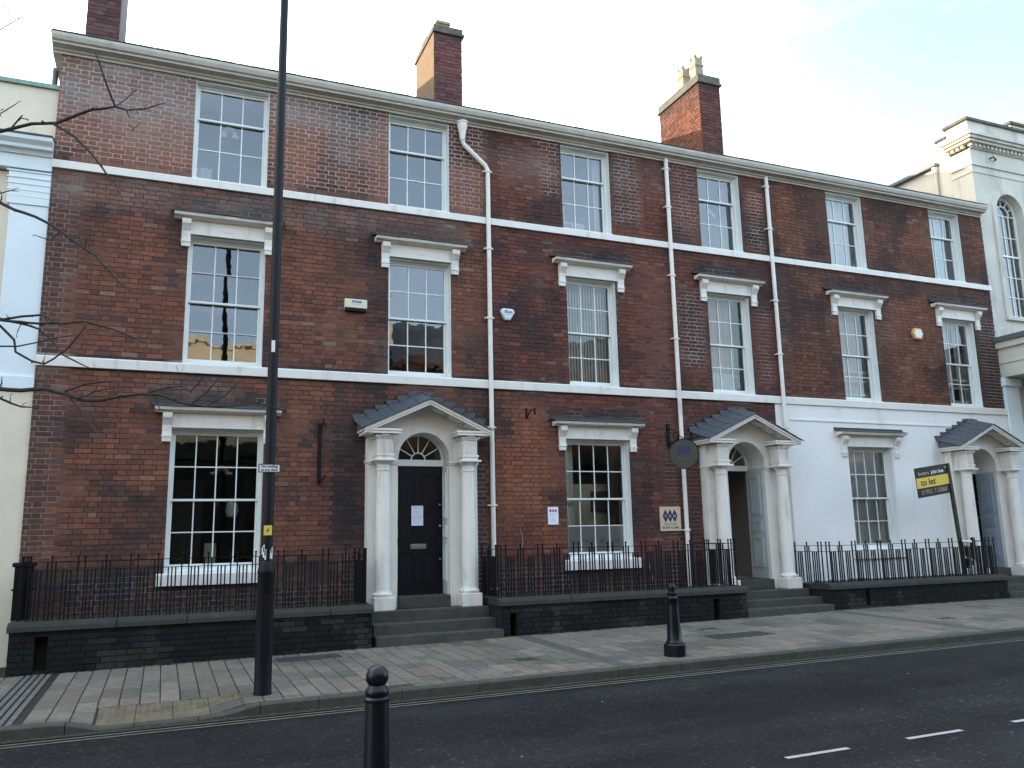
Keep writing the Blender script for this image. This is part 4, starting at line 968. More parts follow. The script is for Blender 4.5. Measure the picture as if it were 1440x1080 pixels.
        if kind == 1:
            nt_ = MB(); nt_.box(cx-.125, cx+.085, yD-.030, yD-.0275, .215, .555); N1 = nt_.build('notice', 'paper', None, label='white sheet of paper taped to the closed black front door', cat='notice')
            for k, wd in enumerate((.13, .10, 0, .09, .07, 0, .14, .15, .10, .12, 0, .07)):
                if wd: put_text('IMPORTANT NOTICE TO ALL VISITORS'[:int(wd*150)], .018, 'ink_grey', N1, (cx-.02, yD-.0308, .53-.0245*k), ext=.0003, sx=.9)
    else:
        # dark hall beyond the open door, leaf folded back inside
        leaf = MB(); leaf.hexa([(cx-dw+.02, yD+.02, zd), (cx-dw+.06, yD+.02, zd), (cx-dw+.12, yD+.9, zd), (cx-dw+.08, yD+.9, zd), (cx-dw+.02, yD+.02, zt_), (cx-dw+.06, yD+.02, zt_), (cx-dw+.12, yD+.9, zt_), (cx-dw+.08, yD+.9, zt_)])
        Dr = leaf.build('front_door', 'door_black', H, label='black front door swung open into the hall')
        MB().box(cx-dw-.3, cx+dw+.3, yD+2.2, yD+2.25, zd, zs+.6).build('hall_wall', 'beige_curtain', H)
        MB().box(cx+.03, cx+.09, yD+2.10, yD+2.19, zd+1.1, zd+1.22).build('wall_box', 'ink', Dr)
    # hall enclosure
    rm = MB(); a, c, y1_, y2_, e, f_ = cx-.8, cx+.8, yD+.08, yD+2.6, zd-.01, zs+.62
    rm.quad((a, y2_, e), (c, y2_, e), (c, y2_, f_), (a, y2_, f_)); rm.quad((a, y1_, e), (a, y2_, e), (a, y2_, f_), (a, y1_, f_)); rm.quad((c, y1_, e), (c, y1_, f_), (c, y2_, f_), (c, y2_, e)); rm.quad((a, y1_, f_), (a, y2_, f_), (c, y2_, f_), (c, y1_, f_)); rm.quad((a, y1_, e), (c, y1_, e), (c, y2_, e), (a, y2_, e))
    rm.build('hall', 'room_dark' if kind != 3 else 'hall_paint', H)
    # steps
    def step(xa, xb, ya, yb, za, zt2):
        MB().box(xa, xb, ya, yb, za, zt2).build('step', 'step_stone', H, bevel=.012)
    step(cx-r+.01, cx+r-.01, 13.72, yD+.12, -1.14, -.95)
    zg = gz(cx, 12.9)
    step(cx-1.0, cx+1.02, 13.40, D+.02, -1.9, -1.14)
    if kind == 1:
        step(cx-1.02, cx+1.03, 13.12, 13.40, -1.9, -1.31); step(cx-1.02, cx+1.06, 12.86, 13.12, -1.9, -1.47)
    elif kind == 3:
        step(cx-.90, cx+1.10, 13.12, 13.40, -1.9, -1.29); step(cx-.90, cx+1.12, 12.86, 13.12, -1.9, -1.42)
    else:
        step(cx-.80, cx+1.3, 13.12, 13.40, -1.9, -1.29); step(cx-.80, cx+1.3, 12.86, 13.12, -1.9, -1.41)
for k, c in DOORS.items(): portico(houses[k//2], c, k)

# ------------------------------------------------------------------ chimneys
def brick_face_y(b_, x0, x1, z0, z1, y, colf, rnd):
    for q in lay(x0, x1, z0, z1, [], rnd):
        c = colf((q[0]+q[1])/2, q[2], rnd); yy = y+rnd.uniform(-.003, .002)
        b_.hexa([(q[0], yy, q[2]), (q[1], yy, q[2]), (q[1], y+.02, q[2]), (q[0], y+.02, q[2]), (q[0], yy, q[2]+q[3]), (q[1], yy, q[2]+q[3]), (q[1], y+.02, q[2]+q[3]), (q[0], y+.02, q[2]+q[3])], c)
def brick_face_x(b_, y0, y1, z0, z1, x, colf, rnd, sgn=-1):
    for q in lay(y0, y1, z0, z1, [], rnd):
        c = colf((q[0]+q[1])/2, q[2], rnd); xx = x+sgn*rnd.uniform(0, .005); xi = x-sgn*.02
        a, c2 = sorted((xx, xi)); b_.box(a, c2, q[0], q[1], q[2], q[2]+q[3], c)
def chcol(base):
    def f(x, z, r_):
        c = r_.choice([base, tuple(v*1.2 for v in base), tuple(v*.7 for v in base), (base[0]*1.1, base[1]*.9, base[2]*.9)])
        return lerp(c, (.04, .035, .035), min(.75, .35*max(0, fb(x, z, 1.6, 8))+.5*sm(10.2, 10.9, z)))
    return f
def chimney(H, x0, x1, y0, y1, z0, zc, capt, leftmat, base, pots, capw=.05):
    b_ = MB(); b_.box(x0+.008, x1-.008, y0+.008, y1-.008, z0, zc); 
    for i in range(len(b_.c)): b_.c[i] = (.10, .075, .065)
    Cn = b_.build('chimney', 'mortar', H); rnd = random.Random(int(x0*10))
    br = MB(); brick_face_y(br, x0, x1, z0, zc, y0, chcol(base), rnd)
    brick_face_x(br, y0, y1, z0, zc, x0, chcol((.15, .058, .034) if leftmat == 'brick' else base), rnd, -1)
    brick_face_x(br, y0, y1, z0, zc, x1, chcol(base), rnd, 1)
    br.build('brickwork', 'brick', Cn, kind='stuff')
    if leftmat == 'render': MB().box(x0-.02, x0-.007, y0-.004, y1, z0, zc).build('render_coat', 'tan_render', Cn)
    if leftmat == 'lead':
        MB().box(x1+.007, x1+.02, y0-.004, y1, z0, zc).build('render_coat', 'old_render', Cn)
    MB().box(x0-capw, x1+capw, y0-capw, y1+capw, zc, zc+.06).build('chimney_band', 'chimney_cap', Cn, bevel=.01)
    MB().box(x0-capw*.45, x1+capw*.45, y0-capw*.45, y1+capw*.45, zc+.06, zc+.06+capt).build('chimney_cap', 'chimney_cap', Cn, bevel=.012)
    zt_ = zc+.06+capt
    for (px, py, h, w_) in pots:
        b_ = MB()
        if h < .4:
            b_.box(px-w_/2, px+w_/2, py-w_/2, py+w_/2, zt_, zt_+h-.06); b_.box(px-w_/2-.03, px+w_/2+.03, py-w_/2-.03, py+w_/2+.03, zt_+h-.06, zt_+h)
        else:
            s4 = math.sqrt(2)/2*w_
            b_.lathe([(s4*1.15, 0), (s4*1.1, .08), (s4*.92, .12), (s4*.82, h*.62), (s4*.98, h*.66), (s4*.98, h*.71), (s4*.80, h*.74), (s4*.80, h*.95), (s4*.72, h)], px, py, zt_, 4, smooth=False)
            for ax, ay in ((-1, -1), (1, -1), (1, 1), (-1, 1)): b_.box(px+ax*w_*.33-.03, px+ax*w_*.33+.03, py+ay*w_*.33-.03, py+ay*w_*.33+.03, zt_+h*.98, zt_+h*1.06)
        b_.build('chimney_pot', 'chimney_pot', Cn)
chimney(houses[0], -1.74, -1.20, 15.5, 17.0, 8.6, 12.4, .25, 'lead', (.10, .05, .05), [(-1.45, 16.2, .7, .3)])
chimney(houses[0], 4.87, 5.49, 15.5, 16.85, 8.6, 10.70, .13, 'render', (.12, .055, .052), [(5.12, 15.8, .22, .27), (5.12, 16.6, .3, .27)])
chimney(houses[1], 11.66, 12.28, 15.5, 17.25, 8.6, 10.92, .17, 'brick', (.125, .05, .042), [(11.97, 15.95, .72, .27), (11.97, 16.5, .72, .27)])

# ------------------------------------------------------------------ downpipes
def clip_ring(b_, x, y, z, r_): b_.lathe([(r_, -.022), (r_+.012, -.02), (r_+.012, .02), (r_, .022)], x, y, z, 12); b_.box(x-r_-.04, x+r_+.04, y-.005, D, z-.012, z+.012)
py = D-.075
b_ = MB(); b_.tube([(4.92, py, 7.73), (4.92, py, 7.48), (4.95, py, 7.38), (5.38, py, 7.02), (5.43, py, 6.93), (5.43, py, 6.3), (5.43, py, -.98)], .043, 12)
DP = b_.build('downpipe', 'white_paint', houses[0])
MB().lathe([(.05, -.28), (.062, -.16), (.085, -.05), (.10, 0), (.10, .06), (.115, .065), (.115, .095), (.10, .1)], 4.92, py-.01, 7.73, 14).build('hopper', 'white_paint', DP)
b_ = MB()
for z in (6.90, 5.35, 4.0, 1.95, .55, -.9): clip_ring(b_, 5.43, py, z, .045)
b_.build('pipe_clip', 'white_paint', DP)
DP = MB().tube([(9.50, py, 7.82), (9.50, py, -1.08)], .043, 12).build('downpipe', 'white_paint', houses[1]); b_ = MB()
for z in (7.6, 6.75, 5.25, 3.9, .05): clip_ring(b_, 9.50, py, z, .045)
b_.build('pipe_clip', 'white_paint', DP)
MB().lathe([(.05, -.05), (.07, -.04), (.07, 0)], 9.50, py, -1.03, 12).build('pipe_shoe', 'white_paint', DP)
DP = MB().tube([(12.14, py, 7.82), (12.14, py, 2.05)], .043, 12).build('downpipe', 'white_paint', houses[2]); b_ = MB()
for z in (7.6, 6.6, 4.95, 3.75, 2.15): clip_ring(b_, 12.14, py, z, .045)
b_.build('pipe_clip', 'white_paint', DP)
MB().tube([(12.14, py, 2.05), (12.16, D-.05, 1.9), (12.16, D-.05, -1.0)], .02, 8).build('waste_pipe', 'white_paint', houses[2])
# cables on the brick
MB().tube([(8.6, D-.02, -.45), (8.66, D-.02, -.7), (8.72, D-.02, -.95)], .008, 6).build('cable', 'cable', houses[1])
MB().tube([(5.98, D-.012, .12), (6.02, D-.012, -.1), (6.0, D-.012, -.2)], .008, 6).build('cable', 'cable', houses[1])

# ------------------------------------------------------------------ plinth walls with coping, railings
PW = [(-1.78, 3.02, -.985, 'long dark plinth wall with rounded coping below the left house window'),
      (5.14, 10.02, -.99, 'dark plinth wall with coping between the closed black door and the open door'),
      (12.04, 16.93, -1.03, 'dark plinth wall below the white stucco ground floor')]
for i, (a, c, zt_, lb) in enumerate(PW):
    Pn = thing('plinth_wall', ((a+c)/2, 13.1, -1.65), lb, 'wall', 'plinth walls in front of the terrace')
    zt0 = zt_-.125
    holes = {0: [(-1.48, -1.32, -1.62, -1.18)], 1: [(5.30, 5.42, -1.6, -1.22), (9.28, 9.42, -1.6, -1.2)], 2: [(12.9, 13.0, -1.5, -1.2)]}[i]
    wg = wall_grid(a, c, -1.95, zt0, holes, 12.912, 13.98, lambda x, z: (.012, .013, .014), step=.5); wg.build('core', 'mortar', Pn)
    rnd = random.Random(30+i); bl = lay(a, c, -1.80, zt0-.002, [(h[0], h[1], h[2], h[3]) for h in holes], rnd, ch=.081)
    def pcol(x, z, r_=rnd):
        k = .7+.6*r_.random(); c0 = (.009*k, .0088*k, .0085*k)
        return lerp(c0, (.042, .044, .036), .6*sm(.15, .55, fb(x, z, 1.5, 14)))
    vis = [q for q in bl if q[2]+q[3] > gz(q[0], 12.9)-.02]
    vis.sort(key=lambda q: (q[0]+q[1])**2/4-(q[1]-q[0])*200)
    for q in vis[:300]:
        b_ = MB(); cc = pcol(q[0], q[2]); y = 12.9+rnd.uniform(-.003, .003); b_.box(q[0], q[1], y, 12.93, q[2], q[2]+q[3], cc); b_.build('brick', 'brick', Pn)
    if vis[300:]:
        b_ = MB()
        for q in vis[300:]: b_.box(q[0], q[1], 12.9, 12.93, q[2], q[2]+q[3], pcol(q[0], q[2]))
        b_.build('brickwork', 'brick', Pn, kind='stuff')
    x = a-.03; rnd2 = random.Random(40+i)
    while x < c+.0:
        ln = min(rnd2.choice([1.1, 1.3, .9]), c+.03-x)
        if c+.03-(x+ln) < .3: ln = c+.03-x
        pr = [(12.86, zt0), (13.36, zt0), (13.36, zt_), (12.95, zt_), (12.905, zt_-.02), (12.87, zt_-.06)]
        MB().prism(pr, 'x', x+.003, x+ln-.003).build('coping_stone', 'coping', Pn, bevel=.008); x += ln
    MB().box(a+.01, c-.01, 13.2, 13.3, -1.9, zt0-.01).build('dark_hole_backing', 'room_dark', Pn); MB().box(a, c, 13.37, 13.99, zt0, zt_-.03).build('area_floor', 'coping', Pn)  # dark plate added inside the wall so its holes look shaded
    rnd3 = random.Random(i)
    b_ = MB()
    for k in range(26):
        px = rnd3.uniform(a+.1, c-.1); py_ = rnd3.uniform(13.3, 13.95); s_ = rnd3.uniform(.02, .06)
        b_.lathe([(s_, 0), (s_*.8, s_*.4), (s_*.3, s_*.6)], px, py_, zt_-.028, 6)
    b_.build('moss', 'moss', Pn, kind='stuff')

def rail_bar(h, fin):
    b_ = MB(); b_.box(-.0095, .0095, -.0095, .0095, 0, h)
    if fin: b_.lathe([(.008, 0), (.018, .012), (.020, .024), (.006, .030)], 0, 0, h-.004, 6)
    return b_.mesh('bar', 'iron')
BAR = {}
def railing(a, c, zt_, ztop, rl, rr, lb):
    """front run at y = 13.05 from a to c with returns to the wall"""
    Rn = thing('iron_railing', ((a+c)/2, 13.05, zt_), lb, 'railing', 'iron railings on the plinth walls')
    y = 13.05; zm = ztop-.115
    for z in (ztop, zm):
        b_ = MB(); b_.box(a, c, y-.011, y+.011, z-.005, z+.005)
        if rl: b_.box(a-.011, a+.011, y+.012, 13.97, z-.005, z+.005)
        if rr: b_.box(c-.011, c+.011, y+.012, 13.97, z-.005, z+.005)
        b_.build('rail', 'iron', Rn)
    def bar(x, y_, kind):
        h = {'short': zm-zt_+.0, 'mid': ztop-zt_, 'tall': ztop-zt_+.055}[kind]; key = (kind, round(h, 3))
        if key not in BAR: BAR[key] = rail_bar(h, kind == 'tall')
        o = link('bar', BAR[key], Rn, loc=(x, y_, zt_)); o.rotation_euler = (random.uniform(-.004, .004), random.uniform(-.004, .004), 0)
    def run(n0, n1, place):
        L_ = n1-n0; n = max(1, round(L_/.68)); P_ = L_/n
        for k in range(n):
            s_ = n0+k*P_
            for d_ in (-.045, .045): place(s_+.045+d_, 'tall')
            for d_ in (.13, .18, .23): place(s_+d_*P_/.68, 'short')
            place(s_+.31*P_/.68, 'mid'); place(s_+.36*P_/.68, 'tall'); place(s_+.41*P_/.68, 'mid')
            for d_ in (.50, .55, .60): place(s_+d_*P_/.68, 'short')
        place(n1, 'tall')
    run(a+.01, c-.01, lambda s_, k: bar(s_, y, k))
    if rl: run(y+.12, 13.93, lambda s_, k: bar(a, s_, k))
    if rr: run(y+.12, 13.93, lambda s_, k: bar(c, s_, k))
    return Rn
railing(-1.72, 2.96, -.985, -.215, True, True, 'black iron railing in front of the left house, ending beside the closed black door')
railing(5.20, 9.95, -.99, -.215, True, True, 'black iron railing between the two brick doorways, ending beside the open door')
railing(12.12, 16.85, -1.03, -.315, True, True, 'black iron railing in front of the white stucco ground floor')
# gate post at the left end of the first railing
g_ = thing('gate_pier', (-1.66, 13.62, -1.0), 'square black painted pier at the far left end of the railings', 'pier')
MB().box(-1.85, -1.64, 13.45, 13.66, -1.0, -.28).build('shaft', 'iron', g_); MB().box(-1.88, -1.61, 13.42, 13.69, -.28, -.22).build('cap', 'iron', g_, bevel=.01); MB().box(-1.87, -1.62, 13.43, 13.68, -.60, -.575).build('band', 'iron', g_)

# ------------------------------------------------------------------ neighbours
# left: cream building
cl = thing('cream_building', (-4, 14.02, -1.6), 'cream and pale painted building with green capped parapet at the left edge', 'building')
yb = D+.03
MB().box(-28, XL-.002, yb+.30, 22, -2.0, 6.2).build('wall', 'cream_render', cl)
MB().box(-28, -2.42, yb+.12, yb+.30, 2.37, 5.75).build('upper_wall', 'cream_render', cl)
MB().box(-28, XL-.003, yb, yb+.30, -2.0, 2.30).build('lower_wall', 'cream_render', cl)
MB().box(-2.42, XL-.003, yb, yb+.30, 2.50, 5.20).build('pilaster', 'pale_paint', cl, bevel=.006)
MB().box(-2.48, XL-.0, yb-.05, yb+.30, 2.30, 2.50).build('pilaster_base', 'pale_paint', cl, bevel=.008)
MB().box(-2.46, XL-.003, yb-.02, yb+.30, 5.2, 5.75).build('pilaster_capital', 'pale_paint', cl)
for k, z in enumerate((5.32, 5.42, 5.52, 5.62, 5.72)): MB().box(-2.46-.008*k, XL-.002, yb-.024-.003*k, yb+.0, z, z+.02).build('capital_moulding', 'pale_paint', cl)
MB().box(-28, XL-.003, yb-.03, yb+.30, 5.78, 6.00).build('architrave', 'pale_paint', cl)
MB().prism([(yb, 6.0), (yb-.06, 6.0), (yb-.09, 6.06), (yb-.16, 6.07), (yb-.17, 6.12), (yb-.24, 6.18), (yb-.25, 6.24), (yb, 6.26)], 'x', -28, XL-.003).build('cornice', 'pale_paint', cl)
MB().prism([(yb-.26, 6.245), (yb+.05, 6.28), (yb+.05, 6.36), (yb-.0, 6.35), (yb-.27, 6.27)], 'x', -28, XL-.003).build('lead_flashing', 'lead', cl)
MB().box(-28, XL-.003, yb+.05, yb+.35, 6.36, 7.20).build('parapet', 'cream_render', cl)
MB().box(-28, XL-.003, yb+.0, yb+.40, 7.20, 7.27).build('parapet_cap', 'copper', cl)
MB().prism([(yb+.4, 7.0), (18.5, 9.9), (22, 7.2)], 'x', -28, -4.5).build('roof', 'slate', cl)  # unseen roof, ridge and length shaped to keep sun off the street
MB().tube([(-2.03, D+.6, 6.9), (-2.03, D+.6, 7.85)], .045, 10).build('rainwater_pipe', 'lead', cl)
tb = thing('street_building', (-40, 20, -1.6), 'unseen tall building added at the far left to shade the street', 'building')
wall_grid(-62, -16, -2, 15.0, [(-60+3*i, -58.6+3*i, z_, z_+2) for i in range(14) for z_ in (0, 3.6, 7.2, 10.8)], 14.3, 14.7, None, step=6).build('wall', 'opp_grey', tb)  # unseen block added to shade the street and the lower fronts opposite
MB().box(-62, -16, 14.9, 24, -2, 15.0).build('inside', 'opp_grey', tb)
# right: cream building with dentil cornice, arched window, projecting porch
cr_ = thing('cream_building', (24, 14.05, -1.5), 'tall stuccoed building with dentilled cornice and arched window at the right edge', 'building')
XB = XR+.0; yb = D+.05
ax0, ax1, azb, azs = 19.72, 20.72, 5.25, 8.12
cxa = (ax0+ax1)/2; ra = (ax1-ax0)/2
b_ = MB()
b_.quad((XB, yb, -2), (ax0, yb, -2), (ax0, yb, 9.4), (XB, yb, 9.4)); b_.quad((ax1, yb, -2), (40, yb, -2), (40, yb, 9.4), (ax1, yb, 9.4)); b_.quad((ax0, yb, -2), (ax1, yb, -2), (ax1, yb, azb), (ax0, yb, azb))
A = arch_pts(cxa, ra, azs, 16)
for i in range(16): p, q = A[i], A[i+1]; b_.quad((p[0], yb, p[1]), (q[0], yb, q[1]), (q[0], yb, 9.4), (p[0], yb, 9.4)); b_.quad((p[0], yb, p[1]), (p[0], yb+.28, p[1]), (q[0], yb+.28, q[1]), (q[0], yb, q[1]))
b_.quad((ax0, yb, azb), (ax0, yb+.28, azb), (ax0, yb+.28, azs), (ax0, yb, azs)); b_.quad((ax1, yb, azb), (ax1, yb, azs), (ax1, yb+.28, azs), (ax1, yb+.28, azb)); b_.quad((ax0, yb, azb), (ax1, yb, azb), (ax1, yb+.28, azb), (ax0, yb+.28, azb))
b_.build('front_wall', 'shaded_render', cr_)
b_ = MB(); b_.quad((XB, yb, -2), (XB, yb, 9.76), (XB, 14.66, 9.76), (XB, 14.66, -2)); b_.build('side_wall', 'cream_render', cr_)
MB().box(XB+.06, XB+2, 14.70, 14.95, -2, 4.9).build('core', 'cream_render', cr_)
MB().box(XB+.35, 40, yb+.35, 15.0, 4.4, 4.5).build('inner_floor', 'room_dark', cr_)
MB().box(XB+.35, 24.0, yb+1.2, yb+1.25, 4.5, 9.3).build('inner_wall', 'room_dark', cr_)
MB().box(XB+.004, 40, yb+.004, 14.66, 9.39, 9.75).build('frieze', 'shaded_render', cr_)
for (o_, za, zb_) in ((.035, 9.30, 9.38), (.018, 9.10, 9.15)):
    MB().box(XB-.0, 40, yb-o_, yb, za, zb_).build('architrave_band', 'shaded_render', cr_); MB().box(XB-o_, XB, yb-o_, 14.66, za, zb_).build('architrave_band', 'cream_render', cr_)
for i in range(60): xx = XB-.05+i*.15; MB().box(xx, xx+.08, yb-.10, yb+.003, 9.80, 9.89).build('dentil', 'shaded_render', cr_)
for i in range(4): yy = yb+.1+i*.15; MB().box(XB-.10, XB+.003, yy, yy+.08, 9.80, 9.89).build('dentil', 'cream_render', cr_)
MB().prism([(yb, 9.75), (yb-.06, 9.78), (yb-.06, 9.80), (yb-.02, 9.80)], 'x', XB, 40).build('bed_mould', 'shaded_render', cr_)
for (o_, za, zb_) in ((.16, 9.89, 9.96), (.22, 9.96, 10.03), (.27, 10.03, 10.10)):
    MB().box(XB-.0, 40, yb-o_, 14.66, za, zb_).build('cornice', 'shaded_render', cr_); MB().box(XB-o_, XB-.0, yb-o_, 14.66+o_*.2, za, zb_).build('cornice', 'cream_render', cr_)
MB().box(XB+.01, 40, yb-.02, 14.66, 10.10, 10.55).build('parapet', 'shaded_render', cr_); MB().box(XB-.01, XB+.01, yb-.02, 14.66, 10.10, 10.55).build('parapet_return', 'cream_render', cr_); MB().box(XB-.08, 40, yb-.08, 14.72, 10.55, 10.62).build('parapet_cap', 'chimney_cap', cr_)
MB().box(XB+.05, XB+3, 14.68, 15.02, 5.0, 10.36).build('rear_block', 'cream_render', cr_); MB().box(XB+.0, XB+3, 14.73, 15.07, 10.36, 10.42).build('rear_cap', 'chimney_cap', cr_)
MB().box(XB+.09, XB+6, 15.03, 30, 5.0, 9.72).build('rear_wing', 'cream_render', cr_)
MB().box(XB-.06, XB+6, 15.08, 30, 9.72, 9.80).build('rear_eaves', 'lead', cr_)
MB().tube([(XB+.03, 15.16, 9.6), (XB+.03, 15.16, 5)], .045, 10).build('rainwater_pipe', 'cream_render', cr_); MB().lathe([(.04, -.12), (.08, 0), (.08, .1)], XB+.03, 15.16, 9.6, 10).build('hopper', 'cream_render', cr_)
MB().box(22.9, 40, 15.5, 16.9, 9.3, 11.85).build('attic_block', 'cream_render', cr_); MB().box(22.83, 40, 15.43, 16.95, 11.85, 11.93).build('attic_cap', 'chimney_cap', cr_)
# arched window
b_ = MB(); n = 16
for i in range(n):
    t0, t1 = math.pi*i/n, math.pi*(i+1)/n
    b_.hexa([(cxa-rr*math.cos(t), y, azs+rr*math.sin(t)) for y in (yb-.05, yb+.0) for (rr, t) in ((ra, t0), (ra, t1), (ra+.14, t1), (ra+.14, t0))])
for sx in (-1, 1): a, c = sorted((cxa+sx*ra, cxa+sx*(ra+.14))); b_.box(a, c, yb-.05, yb, azb, azs)
b_.box(ax0-.14, ax1+.14, yb-.08, yb, azb-.1, azb); b_.build('window_surround', 'shaded_render', cr_)
b_ = MB(); yw = yb+.2
for i in range(n):
    t0, t1 = math.pi*i/n, math.pi*(i+1)/n
    for (r0, r1) in ((ra-.06, ra), (ra*.5-.012, ra*.5+.012)):
        b_.hexa([(cxa-rr*math.cos(t), y, azs+rr*math.sin(t)) for y in (yw-.02, yw+.04) for (rr, t) in ((r0, t0), (r0, t1), (r1, t1), (r1, t0))])
for i in (1, 2, 3, 4, 5):
    t = math.pi*i/6; c0, s0 = -math.cos(t), math.sin(t); b_.hexa([(cxa+rr*c0-k*s0*.011, y, azs+rr*s0+k*c0*.011) for y in (yw-.01, yw+.03) for (rr, k) in ((ra*.5, -1), (ra-.03, -1), (ra-.03, 1), (ra*.5, 1))])
b_.box(ax0, ax0+.06, yw-.02, yw+.04, azb, azs); b_.box(ax1-.06, ax1, yw-.02, yw+.04, azb, azs); b_.box(ax0+.06, ax1-.06, yw-.03, yw+.04, azb, azb+.1); b_.box(ax0+.06, ax1-.06, yw-.025, yw+.045, 6.95, 7.0)
for i in range(1, 4): xx = ax0+.06+(ra*2-.12)*i/4; b_.box(xx-.011, xx+.011, yw-.01, yw+.03, azb+.1, azs)
for zz in (5.85, 6.4, 7.5, 8.1): b_.box(ax0+.06, ax1-.06, yw-.008, yw+.028, zz-.011, zz+.011)
AW = b_.build('arched_window', 'white_gloss', cr_)
pts = [(ax0+.03, yw+.012, azb+.05), (ax1-.03, yw+.012, azb+.05)]+[(cxa+(ra-.03)*math.cos(math.pi*k/12), yw+.012, azs+(ra-.03)*math.sin(math.pi*k/12)) for k in range(13)]
MB().add(pts, [tuple(range(len(pts)))]).build('pane', 'glass', AW)
# projecting porch of the right building
MB().box(XB-.12, 40, 10.6, yb-.001, 4.50, 4.62).build('porch_roof', 'lead', cr_); MB().box(XB-.06, 40, 10.66, yb-.002, 4.34, 4.50).build('porch_cornice', 'shaded_render', cr_)
MB().box(XB+.02, 40, 10.75, yb-.003, 3.62, 4.34).build('porch_entablature', 'shaded_render', cr_); MB().box(XB-.01, 40, 10.72, yb-.004, 3.96, 4.0).build('porch_band', 'shaded_render', cr_)
MB().box(XB+.02, XB+.5, yb-.12, yb-.004, -1.6, 3.62).build('porch_pilaster', 'pale_paint', cr_); MB().box(XB-.02, XB+.55, yb-.17, yb-.005, 3.40, 3.60).build('pilaster_cap', 'pale_paint', cr_)
MB().lathe([(.02, 0), (.07, .02), (.09, .09), (.05, .16), (.01, .18)], XB+.55, 13.7, 2.72, 12).build('wall_lamp', 'iron', cr_)
b_ = MB(); b_.tube([(19.75, yb-.01, 9.58), (19.80, yb-.09, 9.60), (19.87, yb-.10, 9.52), (19.93, yb-.02, 9.55)], .02, 6); b_.build('iron_ring', 'iron', cr_)
MB().box(XB+.02, XB+8, 13.2, yb-.01, -2, -1.15).build('plinth', 'coping', cr_)
# across the street, seen only in the window reflections
def opp(x0, x1, z1, m, lb, y=-8, gable=False, shop=False):
    o = thing('street_building', ((x0+x1)/2, y-4, -1.6), lb, 'building', 'buildings on the camera side of the street')
    ops = []
    nw = int((x1-x0)/3.4)
    for i in range(nw):
        cx = x0+(i+.5)*(x1-x0)/nw
        for zz in ((3.6,) if shop else (-.2, 3.0)):
            if zz+1.7 < z1-.8: ops.append((cx-.5, cx+.5, zz, zz+1.6))
    if shop: ops = []
    wall_grid(x0, x1, 3.9 if shop else -2, z1, ops, y-.35, y, None, step=3).build('wall', m, o)
    if shop:  # dark shop fronts added to darken what the lower windows reflect
        MB().box(x0, x1, y-.45, y-.05, -2, 3.9).build('added_shop_front', 'sign_black', o)
        for i in range(int((x1-x0)/3)): MB().box(x0+3*i, x0+3*i+.25, y-.06, y+.05, -2, 3.3).build('pilaster', 'room_dark', o)
        MB().box(x0, x1, y-.06, y+.15, 3.3, 3.95).build('fascia', 'post_green', o)
    MB().box(x0+.05, x1-.05, y-8, y-.5, -2, z1-.2).build('inside', 'room_dark', o)
    for (a, c, e, f_) in ops:
        b_ = MB(); b_.box(a, c, y-.22, y-.16, e, e+.08); b_.box(a, c, y-.22, y-.16, f_-.08, f_); b_.box(a, a+.07, y-.22, y-.16, e, f_); b_.box(c-.07, c, y-.22, y-.16, e, f_); b_.box(a, c, y-.21, y-.17, (e+f_)/2-.03, (e+f_)/2+.03)
        W = b_.build('window', 'opp_grey', o); MB().quad((a, y-.2, e), (c, y-.2, e), (c, y-.2, f_), (a, y-.2, f_)).build('pane', 'glass', W)
    MB().box(x0-.1, x1+.1, y-.4, y+.15, z1, z1+.25).build('parapet_cap', m, o)
    if gable: MB().prism([(y-8, z1+.25), (y-4, z1+3.0), (y-.2, z1+.25)], 'x', x0, x1).build('roof', 'slate', o)
opp(-24, 9.2, 11.0, 'cream_render', 'cream building across the street with an added dark shop front, reflected in the first floor window', shop=True)
opp(9.6, 24, 7.9, 'opp_brick', 'dark brick building with slate roof across the street', gable=True, shop=True)
opp(24.5, 46, 5.4, 'opp_grey', 'grey buff building further along the other side of the street', gable=True, shop=True)

# ------------------------------------------------------------------ street furniture
lp = thing('lamp_post', (1.115, 9.97, -1.66), 'tall black lamp post with wide base standing on the far pavement by the dropped kerb', 'lamp post')
x, y = 1.115, 9.97
MB().lathe([(.098, 0), (.098, .02), (.094, .06), (.094, 1.30), (.098, 1.31), (.098, 1.34), (.066, 1.44)], x, y, -1.66, 24).build('base', 'post_paint', lp)
MB().lathe([(.064, 0), (.063, 1.0), (.060, 1.05), (.058, 3), (.050, 6.6), (.047, 7.7)], x, y, -.23, 20).build('shaft', 'post_paint', lp)
b_ = MB(); b_.box(x-.05, x+.05, y-.104, y-.092, -1.3, -.6); b_.build('access_door', 'post_paint', lp, bevel=.003)
hd = MB(); hd.tube([(x-.4, y, 7.55), (x+.4, y, 7.55)], .025, 8); hd.tube([(x, y, 7.4), (x, y, 7.85)], .05, 10); lh = hd.build('lantern_bracket', 'post_paint', lp)
for sx in (-1, 1): MB().lathe([(.04, .22), (.10, .18), (.17, .06), (.28, 0), (.27, -.02), (.16, -.04), (.14, -.14), (.05, -.20)], x+sx*.36, y, 7.38, 16).build('lantern', 'post_paint', lp)
def sign_plate(nm, x0, x1, z0, z1, yy, m, lb, border=None):
    S_ = thing(nm, ((x0+x1)/2, yy, z0), lb, 'sign')
    MB().box(x0, x1, yy, yy+.006, z0, z1).build('plate', m, S_)
    if border:
        t = .008; b2 = MB(); b2.box(x0-.002, x1+.002, yy-.002, yy+.004, z0-.002, z0+t); b2.box(x0-.002, x1+.002, yy-.002, yy+.004, z1-t, z1+.002); b2.box(x0-.002, x0+t, yy-.002, yy+.004, z0+t, z1-t); b2.box(x1-t, x1+.002, yy-.002, yy+.004, z0+t, z1-t)
        b2.build('border', border, S_)
    return S_
